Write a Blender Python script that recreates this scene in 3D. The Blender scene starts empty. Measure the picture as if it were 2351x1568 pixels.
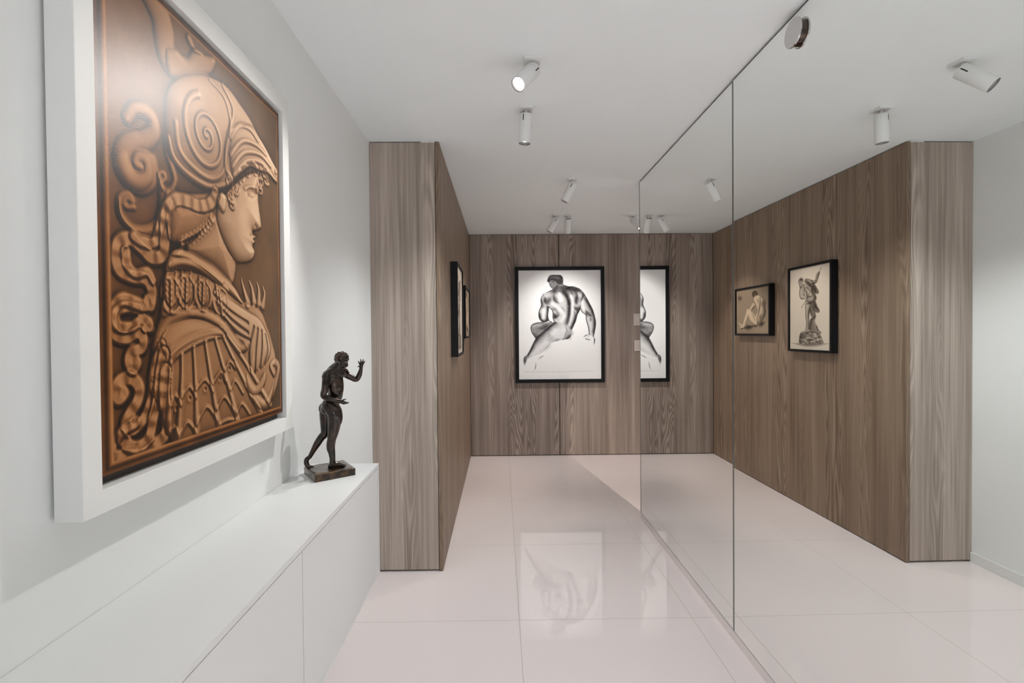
import bpy, bmesh, math, random
import numpy as np
from mathutils import Vector, Matrix

scene = bpy.context.scene
COL = scene.collection
random.seed(7)
rng = np.random.default_rng(11)

# ------------------------------------------------------------------ camera
FPX, PX, PY = 1117.79, 1161.62, 780.14
ROLL, YAW, PITCH, CAMZ = 0.00845, 0.01045, -0.01354, 1.305
R0 = Vector((math.cos(YAW), -math.sin(YAW), 0))
F0 = Vector((math.sin(YAW), math.cos(YAW), 0))
FW = F0 * math.cos(PITCH) + Vector((0, 0, 1)) * math.sin(PITCH)
UP = -F0 * math.sin(PITCH) + Vector((0, 0, 1)) * math.cos(PITCH)
RT = R0 * math.cos(ROLL) - UP * math.sin(ROLL)
UP = R0 * math.sin(ROLL) + UP * math.cos(ROLL)
cam_data = bpy.data.cameras.new('camera')
cam = bpy.data.objects.new('camera', cam_data)
COL.objects.link(cam)
cam.matrix_world = Matrix(((RT.x, UP.x, -FW.x, 0), (RT.y, UP.y, -FW.y, 0), (RT.z, UP.z, -FW.z, CAMZ), (0, 0, 0, 1)))
cam_data.sensor_width = 36.0
cam_data.sensor_fit = 'HORIZONTAL'
cam_data.lens = FPX / 2351 * 36
cam_data.shift_x = (1175.5 - PX) / 2351
cam_data.shift_y = (PY - 784.0) / 2351
cam_data.clip_start = 0.02
scene.camera = cam

# ------------------------------------------------------------------ exposure, world, added fill lights
scene.view_settings.view_transform = 'Standard'
scene.view_settings.look = 'None'
scene.view_settings.gamma = 1.0
scene.view_settings.use_curve_mapping = False
scene.view_settings.exposure = 0.28
scene.cycles.use_denoising = True
scene.cycles.use_adaptive_sampling = True
scene.cycles.adaptive_threshold = 0.03
scene.cycles.max_bounces = 12
scene.cycles.diffuse_bounces = 6
scene.cycles.glossy_bounces = 8
scene.cycles.transparent_max_bounces = 12
scene.cycles.sample_clamp_indirect = 6.0
scene.cycles.blur_glossy = 0.1

world = bpy.data.worlds.new('world')
scene.world = world
world.use_nodes = True
world.node_tree.nodes['Background'].inputs[0].default_value = (0.75, 0.85, 1.0, 1)
world.node_tree.nodes['Background'].inputs[1].default_value = 0.6

ZC = 2.3506                       # ceiling height
XL, XC, YC, YB = -0.7072, -0.3268, 2.6618, 5.1604   # white left wall, wood side wall, column front, wood back wall
Y_REAR, X_FAR = -8.0, 3.0


def area_light(name, loc, target, sx, sy, power, color):
    ld = bpy.data.lights.new(name, 'AREA')
    ld.shape = 'RECTANGLE'
    ld.size, ld.size_y = sx, sy
    ld.energy = power
    ld.color = color
    o = bpy.data.objects.new(name, ld)
    COL.objects.link(o)
    o.location = loc
    d = Vector(target) - Vector(loc)
    o.rotation_euler = d.to_track_quat('-Z', 'Y').to_euler()
    return o


# added fill light, set in the unseen rear opening behind the camera:
area_light('daylight_rear', (1.15, Y_REAR - 0.02, 1.25), (1.15, 0, 1.25), 3.3, 2.1, 30, (0.95, 0.975, 1.0))
# added fill light for the passage, set before its unseen far wall
area_light('daylight_passage', (X_FAR - 0.03, 4.25, 1.25), (0, 4.25, 1.25), 1.3, 1.9, 6, (1.0, 0.98, 0.95))

# ------------------------------------------------------------------ node helpers


def new_mat(name):
    m = bpy.data.materials.new(name)
    m.use_nodes = True
    nt = m.node_tree
    b = nt.nodes['Principled BSDF']
    return m, nt, b


def plain(name, col, rough=0.5, metal=0.0, spec=0.5, bump=0.0, bscale=200):
    m, nt, b = new_mat(name)
    n = nt.nodes.new('ShaderNodeTexNoise')
    tc = nt.nodes.new('ShaderNodeTexCoord')
    nt.links.new(tc.outputs['Object'], n.inputs['Vector'])
    n.inputs['Scale'].default_value = 3.0
    mx = nt.nodes.new('ShaderNodeMixRGB')
    mx.inputs[1].default_value = (*[c * 0.985 for c in col], 1)
    mx.inputs[2].default_value = (*[min(1, c * 1.015) for c in col], 1)
    nt.links.new(n.outputs['Fac'], mx.inputs[0])
    nt.links.new(mx.outputs[0], b.inputs['Base Color'])
    b.inputs['Roughness'].default_value = rough
    b.inputs['Metallic'].default_value = metal
    b.inputs['Specular IOR Level'].default_value = spec
    if bump:
        n2 = nt.nodes.new('ShaderNodeTexNoise')
        n2.inputs['Scale'].default_value = bscale
        nt.links.new(tc.outputs['Object'], n2.inputs['Vector'])
        bp = nt.nodes.new('ShaderNodeBump')
        bp.inputs['Strength'].default_value = bump
        bp.inputs['Distance'].default_value = 0.002
        nt.links.new(n2.outputs['Fac'], bp.inputs['Height'])
        nt.links.new(bp.outputs[0], b.inputs['Normal'])
    return m


def math_node(nt, op, a, b=None):
    n = nt.nodes.new('ShaderNodeMath')
    n.operation = op
    for i, v in enumerate((a, b)):
        if v is None:
            continue
        if isinstance(v, (int, float)):
            n.inputs[i].default_value = v
        else:
            nt.links.new(v, n.inputs[i])
    return n.outputs[0]


def floor_material():
    m, nt, b = new_mat('polished_white_tile')
    g = nt.nodes.new('ShaderNodeNewGeometry')
    sp = nt.nodes.new('ShaderNodeSeparateXYZ')
    nt.links.new(g.outputs['Position'], sp.inputs[0])
    T, tx, ty, w = 0.78819, 0.07333, 2.19584, 0.0026
    ds = []
    for s, o in (('X', tx), ('Y', ty)):
        q = math_node(nt, 'DIVIDE', math_node(nt, 'SUBTRACT', sp.outputs[s], o), T)
        fr = math_node(nt, 'FRACT', math_node(nt, 'ADD', q, 100.5))
        ds.append(math_node(nt, 'MULTIPLY', math_node(nt, 'ABSOLUTE', math_node(nt, 'SUBTRACT', fr, 0.5)), T))
    d = math_node(nt, 'MINIMUM', ds[0], ds[1])
    line = math_node(nt, 'LESS_THAN', d, w / 2)
    no = nt.nodes.new('ShaderNodeTexNoise')
    no.inputs['Scale'].default_value = 1.3
    nt.links.new(g.outputs['Position'], no.inputs['Vector'])
    mx = nt.nodes.new('ShaderNodeMixRGB')
    mx.inputs[1].default_value = (0.845, 0.750, 0.740, 1)
    mx.inputs[2].default_value = (0.86, 0.780, 0.772, 1)
    nt.links.new(no.outputs['Fac'], mx.inputs[0])
    m2 = nt.nodes.new('ShaderNodeMixRGB')
    m2.inputs[2].default_value = (0.50, 0.44, 0.38, 1)
    nt.links.new(line, m2.inputs[0])
    nt.links.new(mx.outputs[0], m2.inputs[1])
    nt.links.new(m2.outputs[0], b.inputs['Base Color'])
    ro = math_node(nt, 'MULTIPLY', line, 0.4)
    nt.links.new(math_node(nt, 'ADD', ro, 0.012), b.inputs['Roughness'])
    b.inputs['Specular IOR Level'].default_value = 0.55
    return m


def wood_material(name, seed, dark, mid, light):
    m, nt, b = new_mat(name)
    g = nt.nodes.new('ShaderNodeNewGeometry')
    sp = nt.nodes.new('ShaderNodeSeparateXYZ')
    nt.links.new(g.outputs['Position'], sp.inputs[0])
    h = math_node(nt, 'ADD', math_node(nt, 'ADD', sp.outputs['X'], sp.outputs['Y']), seed)

    def noise(hs, zs, detail, dist=0.0, rough=0.6):
        cb = nt.nodes.new('ShaderNodeCombineXYZ')
        nt.links.new(math_node(nt, 'MULTIPLY', h, hs), cb.inputs[0])
        nt.links.new(math_node(nt, 'MULTIPLY', sp.outputs['Z'], zs), cb.inputs[1])
        cb.inputs[2].default_value = seed * 3.7
        n = nt.nodes.new('ShaderNodeTexNoise')
        n.inputs['Scale'].default_value = 1.0
        n.inputs['Detail'].default_value = detail
        n.inputs['Roughness'].default_value = rough
        n.inputs['Distortion'].default_value = dist
        nt.links.new(cb.outputs[0], n.inputs['Vector'])
        return n.outputs['Fac']
    broad = noise(7, 0.35, 2)
    fine = noise(240, 1.2, 2, 0.1)
    medium = noise(38, 0.9, 4, 0.4)
    # flame figure: contour lines of a tall stretched noise, only in some bands
    fig = noise(9.0, 0.75, 1.0, 0.25, 0.4)
    ring = math_node(nt, 'SINE', math_node(nt, 'MULTIPLY', fig, 120.0))
    ring = math_node(nt, 'ADD', math_node(nt, 'MULTIPLY', ring, 0.5), 0.5)
    band = noise(5.0, 0.12, 0)
    bandm = nt.nodes.new('ShaderNodeMapRange')
    bandm.inputs[1].default_value = 0.47
    bandm.inputs[2].default_value = 0.62
    nt.links.new(band, bandm.inputs[0])
    v = math_node(nt, 'MULTIPLY', fine, 0.36)
    v = math_node(nt, 'ADD', v, math_node(nt, 'MULTIPLY', medium, 0.50))
    v = math_node(nt, 'ADD', v, math_node(nt, 'MULTIPLY', broad, 0.42))
    fl = math_node(nt, 'MULTIPLY', math_node(nt, 'MULTIPLY', math_node(nt, 'SUBTRACT', ring, 0.5), bandm.outputs[0]), 0.24)
    v = math_node(nt, 'ADD', v, fl)
    rp = nt.nodes.new('ShaderNodeValToRGB')
    e = rp.color_ramp.elements
    e[0].position, e[0].color = 0.455, (*dark, 1)
    e[1].position, e[1].color = 0.825, (*light, 1)
    k = e.new(0.64)
    k.color = (*mid, 1)
    nt.links.new(v, rp.inputs[0])
    nt.links.new(rp.outputs[0], b.inputs['Base Color'])
    b.inputs['Roughness'].default_value = 0.48
    b.inputs['Specular IOR Level'].default_value = 0.35
    bp = nt.nodes.new('ShaderNodeBump')
    bp.inputs['Strength'].default_value = 0.15
    bp.inputs['Distance'].default_value = 0.001
    nt.links.new(fine, bp.inputs['Height'])
    nt.links.new(bp.outputs[0], b.inputs['Normal'])
    return m


def emit_material(name, col, strength):
    m = bpy.data.materials.new(name)
    m.use_nodes = True
    nt = m.node_tree
    nt.nodes.remove(nt.nodes['Principled BSDF'])
    e = nt.nodes.new('ShaderNodeEmission')
    e.inputs[0].default_value = (*col, 1)
    e.inputs[1].default_value = strength
    nt.links.new(e.outputs[0], nt.nodes['Material Output'].inputs[0])
    return m


def pigment_material(name, rough, spec, bump, bscale):
    m, nt, b = new_mat(name)
    a = nt.nodes.new('ShaderNodeVertexColor')
    a.layer_name = 'pigment'
    nt.links.new(a.outputs[0], b.inputs['Base Color'])
    b.inputs['Roughness'].default_value = rough
    b.inputs['Specular IOR Level'].default_value = spec
    tc = nt.nodes.new('ShaderNodeTexCoord')
    n = nt.nodes.new('ShaderNodeTexNoise')
    n.inputs['Scale'].default_value = bscale
    n.inputs['Detail'].default_value = 4
    nt.links.new(tc.outputs['Object'], n.inputs['Vector'])
    bp = nt.nodes.new('ShaderNodeBump')
    bp.inputs['Strength'].default_value = bump
    bp.inputs['Distance'].default_value = 0.0012
    nt.links.new(n.outputs['Fac'], bp.inputs['Height'])
    nt.links.new(bp.outputs[0], b.inputs['Normal'])
    return m


def glass_material(name):
    m = bpy.data.materials.new(name)
    m.use_nodes = True
    nt = m.node_tree
    nt.nodes.remove(nt.nodes['Principled BSDF'])
    fr = nt.nodes.new('ShaderNodeFresnel')
    fr.inputs['IOR'].default_value = 1.3
    tr = nt.nodes.new('ShaderNodeBsdfTransparent')
    gl = nt.nodes.new('ShaderNodeBsdfGlossy')
    gl.inputs['Roughness'].default_value = 0.01
    mx = nt.nodes.new('ShaderNodeMixShader')
    nt.links.new(fr.outputs[0], mx.inputs[0])
    nt.links.new(tr.outputs[0], mx.inputs[1])
    nt.links.new(gl.outputs[0], mx.inputs[2])
    nt.links.new(mx.outputs[0], nt.nodes['Material Output'].inputs[0])
    return m


def bronze_material(name, dark, warm, rough):
    m, nt, b = new_mat(name)
    tc = nt.nodes.new('ShaderNodeTexCoord')
    n = nt.nodes.new('ShaderNodeTexNoise')
    n.inputs['Scale'].default_value = 38
    n.inputs['Detail'].default_value = 5
    nt.links.new(tc.outputs['Object'], n.inputs['Vector'])
    rp = nt.nodes.new('ShaderNodeValToRGB')
    rp.color_ramp.elements[0].position = 0.38
    rp.color_ramp.elements[0].color = (*dark, 1)
    rp.color_ramp.elements[1].position = 0.68
    rp.color_ramp.elements[1].color = (*warm, 1)
    nt.links.new(n.outputs['Fac'], rp.inputs[0])
    nt.links.new(rp.outputs[0], b.inputs['Base Color'])
    b.inputs['Metallic'].default_value = 0.8
    b.inputs['Coat Weight'].default_value = 0.7
    b.inputs['Coat Roughness'].default_value = 0.07
    b.inputs['Roughness'].default_value = rough
    n2 = nt.nodes.new('ShaderNodeTexNoise')
    n2.inputs['Scale'].default_value = 160
    n2.inputs['Detail'].default_value = 3
    nt.links.new(tc.outputs['Object'], n2.inputs['Vector'])
    bp = nt.nodes.new('ShaderNodeBump')
    bp.inputs['Strength'].default_value = 0.22
    bp.inputs['Distance'].default_value = 0.001
    nt.links.new(n2.outputs['Fac'], bp.inputs['Height'])
    nt.links.new(bp.outputs[0], b.inputs['Normal'])
    return m


M = {}
M['wall'] = plain('white_wall_paint', (0.848, 0.856, 0.848), 0.55, spec=0.3, bump=0.04, bscale=120)
M['ceiling'] = plain('white_ceiling_paint', (0.89, 0.925, 0.93), 0.7, spec=0.2)
M['trim'] = plain('white_trim_paint', (0.80, 0.80, 0.78), 0.4)
M['skirting_tile'] = plain('blush_tile_skirting', (0.80, 0.735, 0.72), 0.2)
M['lacquer'] = plain('white_lacquer', (0.70, 0.706, 0.70), 0.38, spec=0.4)
M['frame_white'] = plain('white_frame_lacquer', (0.81, 0.81, 0.79), 0.6, spec=0.25)
M['floor'] = floor_material()
M['void'] = plain('dark_recess', (0.012, 0.010, 0.009), 0.8)
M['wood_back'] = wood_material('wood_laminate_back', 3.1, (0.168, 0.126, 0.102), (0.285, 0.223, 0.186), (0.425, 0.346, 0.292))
M['wood_side'] = wood_material('wood_laminate_side_shaded', 8.4, (0.146, 0.096, 0.064), (0.240, 0.168, 0.118), (0.335, 0.248, 0.180))  # same laminate, darkened and warmed for the shade on this wall
M['wood_front'] = wood_material('wood_laminate_column_lit', 14.9, (0.240, 0.192, 0.158), (0.400, 0.330, 0.280), (0.570, 0.485, 0.420))  # same laminate, lightened for the light falling on the column face
M['black'] = plain('black_frame_lacquer', (0.006, 0.006, 0.007), 0.5, spec=0.22)
M['dark_wood'] = plain('dark_stained_board', (0.055, 0.042, 0.035), 0.5)
M['lamp_white'] = plain('white_powder_coat', (0.82, 0.82, 0.81), 0.45)
M['lamp_black'] = plain('black_baffle', (0.015, 0.015, 0.016), 0.35)
M['lens'] = emit_material('lit_lens', (1.0, 0.94, 0.87), 40)
M['mirror'], _nt, _b = new_mat('silvered_mirror')
_b.inputs['Metallic'].default_value = 1.0
_b.inputs['Roughness'].default_value = 0.0
_b.inputs['Base Color'].default_value = (0.955, 0.975, 0.96, 1)
M['glass_edge'] = plain('green_glass_edge', (0.10, 0.13, 0.11), 0.15)
M['edge_strip'] = plain('ground_glass_edge', (0.20, 0.21, 0.20), 0.3, metal=0.6)
M['chrome'] = plain('polished_chrome', (0.62, 0.60, 0.60), 0.08, metal=1.0)
M['dark_chrome'] = plain('dark_chrome', (0.10, 0.075, 0.065), 0.15, metal=1.0)
M['plate'] = plain('blush_plastic', (0.62, 0.55, 0.50), 0.4)
M['glass'] = glass_material('picture_glass')
M['bronze'] = bronze_material('dark_bronze', (0.006, 0.004, 0.003), (0.062, 0.031, 0.018), 0.24)
M['bronze_base'] = bronze_material('worn_bronze', (0.022, 0.013, 0.009), (0.13, 0.07, 0.032), 0.36)
M['paper'] = pigment_material('charcoal_on_paper', 0.7, 0.2, 0.1, 400)
M['canvas'] = pigment_material('varnished_paint', 0.385, 0.45, 0.16, 520)

# ------------------------------------------------------------------ mesh helpers


def link(name, me, mat=None, parent=None):
    o = bpy.data.objects.new(name, me)
    COL.objects.link(o)
    if mat is not None:
        for mm in (mat if isinstance(mat, (list, tuple)) else [mat]):
            me.materials.append(mm)
    if parent is not None:
        o.parent = parent
        o.matrix_parent_inverse = parent.matrix_world.inverted() if parent.type != 'EMPTY' else Matrix.Translation(-parent.location)
    return o


def bm_obj(name, bm, mat=None, parent=None, smooth=False):
    me = bpy.data.meshes.new(name)
    bmesh.ops.recalc_face_normals(bm, faces=bm.faces)
    bm.to_mesh(me)
    bm.free()
    if smooth:
        for p in me.polygons:
            p.use_smooth = True
    return link(name, me, mat, parent)


def add_box(bm, a, b, bevel=0.0):
    a, b = Vector(a), Vector(b)
    vs = [bm.verts.new((x, y, z)) for x in (a.x, b.x) for y in (a.y, b.y) for z in (a.z, b.z)]
    fs = [bm.faces.new([vs[i] for i in f]) for f in ((0, 1, 3, 2), (4, 6, 7, 5), (0, 4, 5, 1), (2, 3, 7, 6), (0, 2, 6, 4), (1, 5, 7, 3))]
    if bevel:
        es = list({e for f in fs for e in f.edges})
        bmesh.ops.bevel(bm, geom=es, offset=bevel, segments=2, profile=0.6, affect='EDGES')


def box(name, a, b, mat, parent=None, bevel=0.0):
    bm = bmesh.new()
    add_box(bm, a, b, bevel)
    return bm_obj(name, bm, mat, parent)


def add_prism(bm, poly, z0, z1):
    lo = [bm.verts.new((x, y, z0)) for x, y in poly]
    hi = [bm.verts.new((x, y, z1)) for x, y in poly]
    n = len(poly)
    bm.faces.new(lo[::-1])
    bm.faces.new(hi)
    for i in range(n):
        bm.faces.new((lo[i], lo[(i + 1) % n], hi[(i + 1) % n], hi[i]))


def add_lathe(bm, prof, seg=40, mat=None):
    """revolve (radius, height) pairs about local z; mat places it"""
    rings = []
    for r, z in prof:
        if r < 1e-6:
            rings.append([bm.verts.new((0, 0, z))])
        else:
            rings.append([bm.verts.new((r * math.cos(2 * math.pi * i / seg), r * math.sin(2 * math.pi * i / seg), z)) for i in range(seg)])
    for A, B in zip(rings, rings[1:]):
        for i in range(seg):
            j = (i + 1) % seg
            if len(A) == 1 and len(B) > 1:
                bm.faces.new((A[0], B[j], B[i]))
            elif len(B) == 1 and len(A) > 1:
                bm.faces.new((A[i], A[j], B[0]))
            elif len(A) > 1:
                bm.faces.new((A[i], A[j], B[j], B[i]))
    if mat is not None:
        bmesh.ops.transform(bm, matrix=mat, verts=[v for r in rings for v in r])


def tag(o, label, cat, group=None):
    o['label'] = label
    o['category'] = cat
    if group:
        o['group'] = group
    return o


def structure(o):
    o['kind'] = 'structure'
    return o


def thing(name, loc, label, cat, group=None):
    o = bpy.data.objects.new(name, None)
    o.empty_display_size = 0.05
    COL.objects.link(o)
    o.location = loc
    return tag(o, label, cat, group)


def frame_bm(axis, u0, u1, v0, v1, iu0, iu1, iv0, iv1, d_wall, d_front, bevel=0.001):
    """four-sided picture frame; axis 'x' hangs on a wall of constant x (u = y), 'y' on one of constant y (u = x); v = z"""
    bm = bmesh.new()

    def pt(u, v, d):
        return (d, u, v) if axis == 'x' else (u, d, v)
    out = [(u0, v0), (u1, v0), (u1, v1), (u0, v1)]
    inn = [(iu0, iv0), (iu1, iv0), (iu1, iv1), (iu0, iv1)]
    L = []
    for loop, d in ((out, d_wall), (out, d_front), (inn, d_front), (inn, d_wall)):
        L.append([bm.verts.new(pt(u, v, d)) for u, v in loop])
    for k in range(4):
        A, B = L[k], L[(k + 1) % 4]
        for i in range(4):
            j = (i + 1) % 4
            bm.faces.new((A[i], A[j], B[j], B[i]))
    if bevel:
        es = [e for e in bm.edges if e.verts[0] in L[1] + L[2] and e.verts[1] in L[1] + L[2]]
        bmesh.ops.bevel(bm, geom=es, offset=bevel, segments=2, profile=0.5, affect='EDGES')
    return bm

# ------------------------------------------------------------------ the setting
structure(box('floor', (XL - 0.15, Y_REAR - 0.3, -0.06), (X_FAR + 0.15, YB + 0.2, 0.0), M['floor']))
structure(box('ceiling', (XL - 0.15, Y_REAR - 0.3, ZC), (X_FAR + 0.15, YB + 0.2, ZC + 0.08), M['ceiling']))
structure(box('wall_left', (XL - 0.12, Y_REAR, 0), (XL, YB + 0.15, ZC), M['wall']))
structure(box('baseboard_left', (XL, Y_REAR + 0.01, 0), (XL + 0.012, YC - 0.0005, 0.056), M['trim'], bevel=0.0015))

# unseen rear wall, left open for the added fill light (behind the camera)
bm = bmesh.new()
add_box(bm, (XL - 0.12, Y_REAR - 0.12, 0), (-0.5, Y_REAR, ZC))
add_box(bm, (2.8, Y_REAR - 0.12, 0), (X_FAR + 0.12, Y_REAR, ZC))
add_box(bm, (-0.5, Y_REAR - 0.12, 2.3), (2.8, Y_REAR, ZC))
add_box(bm, (-0.5, Y_REAR - 0.12, 0), (2.8, Y_REAR, 0.2))
structure(bm_obj('wall_rear', bm, M['wall']))
structure(box('wall_passage', (X_FAR, Y_REAR, 0), (X_FAR + 0.05, YB + 0.15, ZC), M['wall']))

# wood-clad column on the left: dark core with boards standing off floor and ceiling
core = structure(box('wall_column', (XL, YC + 0.019, 0.0), (XC - 0.019, YB, ZC), M['void']))
TOP = ZC - 0.006
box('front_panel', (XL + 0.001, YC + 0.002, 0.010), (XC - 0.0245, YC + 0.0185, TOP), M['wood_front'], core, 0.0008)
bm = bmesh.new()
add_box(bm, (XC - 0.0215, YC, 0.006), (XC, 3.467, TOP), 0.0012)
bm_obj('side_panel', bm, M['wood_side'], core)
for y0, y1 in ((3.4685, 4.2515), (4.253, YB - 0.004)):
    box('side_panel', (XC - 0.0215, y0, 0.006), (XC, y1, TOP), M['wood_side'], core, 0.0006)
# small white closing strip above the column front panel
box('closing_strip', (XC - 0.10, YC + 0.004, TOP + 0.0005), (XC - 0.024, YC + 0.015, ZC - 0.001), M['trim'], core)

back = structure(box('wall_back', (XL, YB + 0.019, 0), (X_FAR, YB + 0.15, ZC), M['void']))
xs = [XC + 0.003, 0.6235, 1.62, 2.62, X_FAR]
for a, b in zip(xs, xs[1:]):
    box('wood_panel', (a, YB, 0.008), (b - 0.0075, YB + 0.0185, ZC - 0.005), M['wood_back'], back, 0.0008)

# mirror wall on the right
m1 = lambda y: 0.97087 - math.tan(0.00115) * (y - 2.7)
m2 = lambda y: 0.9638 - math.tan(0.00847) * (y - 2.7)
YM, YJ, YN = 3.3878, 2.0241, -0.75
structure(box('wall_right', (1.002, YN, 0), (1.030, YM - 0.002, ZC), M['wall']))
bm = bmesh.new()
add_prism(bm, [(m1(YM - .004) + 0.0065, YM - 0.004), (m1(YJ) + 0.0065, YJ), (m2(YJ) + 0.0065, YJ - 0.001), (m2(YN) + 0.0065, YN), (1.0018, YN), (1.0018, YM - 0.004)], 0.0405, ZC - 0.0005)
structure(bm_obj('trim_1', bm, M['void']))
bm = bmesh.new()
add_prism(bm, [(m1(YM) - 0.0005, YM), (m1(YJ) - 0.0005, YJ), (m2(YN) - 0.001, YN), (1.0018, YN), (1.0018, YM)], 0.0, 0.0405)
structure(bm_obj('baseboard_right', bm, M['skirting_tile']))


def wall_mirror(y0, y1, fx, label):
    far = y1 > YJ
    e = (y0, y0 + 0.006, y1 - 0.012, y1) if far else (None, None, y1 - 0.006, y1)
    bm = bmesh.new()
    add_prism(bm, [(fx(y1), y1), (fx(y0), y0), (fx(y0) + 0.006, y0), (fx(y1) + 0.006, y1)], 0.0450, ZC - 0.010)
    o = bm_obj('wall_mirror', bm, [M['mirror'], M['glass_edge']])
    for p in o.data.polygons:
        p.material_index = 0 if p.normal.x < -0.9 else 1
    for a, b in ((e[0], e[1]), (e[2], e[3])):
        if a is None:
            continue
        bm = bmesh.new()
        add_prism(bm, [(fx(b) - 0.0006, b), (fx(a) - 0.0006, a), (fx(a) - 0.0001, a), (fx(b) - 0.0001, b)], 0.0450, ZC - 0.010)
        bm_obj('polished_edge', bm, M['edge_strip'], o)
    return tag(o, label, 'mirror', 'mirror panels of the right wall')


wall_mirror(YJ + 0.0016, YM, m1, 'far narrower mirror panel on the right wall, ending at the wood back wall view')
wall_mirror(YN, YJ - 0.0016, m2, 'near large mirror panel on the right wall, with the round chrome disc')

# polished round boss on the near mirror
loc = (m2(1.575), 1.5885, 2.2745)
t = thing('mirror_boss', loc, 'small round polished chrome disc fixed to the mirror just under the ceiling', 'mirror fixing')
rot = Matrix.Translation(loc) @ Matrix.Rotation(math.radians(-90), 4, 'Y')
bm = bmesh.new()
add_lathe(bm, [(0, 0.0), (0.0395, 0.0), (0.0395, 0.010), (0, 0.010)], 64, rot)
bm_obj('collar', bm, M['dark_chrome'], t)
bm = bmesh.new()
add_lathe(bm, [(0, 0.0102), (0.044, 0.0102), (0.0455, 0.0115), (0.0455, 0.0145), (0.044, 0.0165), (0.0, 0.0168)], 64, rot)
bm_obj('cap', bm, M['chrome'], t)

# ------------------------------------------------------------------ wall-hung sideboard
CX, CT, CB, CE, CN = -0.4572, 0.8268, 0.4215, 1.806, -0.25
sb = thing('floating_sideboard', (-0.58, 0.78, CB), 'long white wall-hung sideboard under the big framed picture, bronze statuette on its end', 'sideboard')
box('top_panel', (XL + 0.0008, CN, CT - 0.0145), (CX, CE, CT), M['lacquer'], sb, 0.0008)
bm = bmesh.new()
add_box(bm, (XL + 0.0008, CN, CB), (CX, CE, CB + 0.0125), 0.0006)
add_box(bm, (XL + 0.0008, CE - 0.0135, CB + 0.013), (CX, CE, CT - 0.015), 0.0006)
add_box(bm, (XL + 0.0008, CN, CB + 0.013), (CX - 0.022, CE - 0.014, CT - 0.015))
bm_obj('carcass', bm, M['lacquer'], sb)
for y0, y1 in ((1.1125, CE - 0.0155), (0.430, 1.1095), (CN + 0.01, 0.427)):
    box('door', (CX - 0.0195, y0, CB + 0.0155), (CX - 0.0008, y1, CT - 0.0172), M['lacquer'], sb, 0.0008)

# ------------------------------------------------------------------ wall plates by the mirror edge
pl = thing('switch_plate', (1.447, YB, 1.438), 'upper blush plastic plate with two screws on the wood wall beside the mirror edge', 'wall plate', 'wall plates on the back wall')
box('cover', (1.4095, YB - 0.007, 1.376), (1.4915, YB - 0.0004, 1.501), M['plate'], pl, 0.0015)
for z in (1.398, 1.480):
    bm = bmesh.new()
    add_lathe(bm, [(0, 0), (0.0032, 0), (0.0028, 0.001), (0, 0.0012)], 16, Matrix.Translation((1.447, YB - 0.0071, z)) @ Matrix.Rotation(math.radians(90), 4, 'X'))
    bm_obj('screw', bm, M['dark_chrome'], pl)
pl = thing('switch_plate', (1.455, YB, 1.162), 'lower blush plastic plate with a slim rocker on the wood wall beside the mirror edge', 'wall plate', 'wall plates on the back wall')
box('cover', (1.4165, YB - 0.007, 1.104), (1.4935, YB - 0.0004, 1.2195), M['plate'], pl, 0.0015)
box('rocker', (1.447, YB - 0.0095, 1.135), (1.463, YB - 0.0069, 1.190), M['plate'], pl, 0.001)

# ------------------------------------------------------------------ ceiling spotlights


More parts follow.
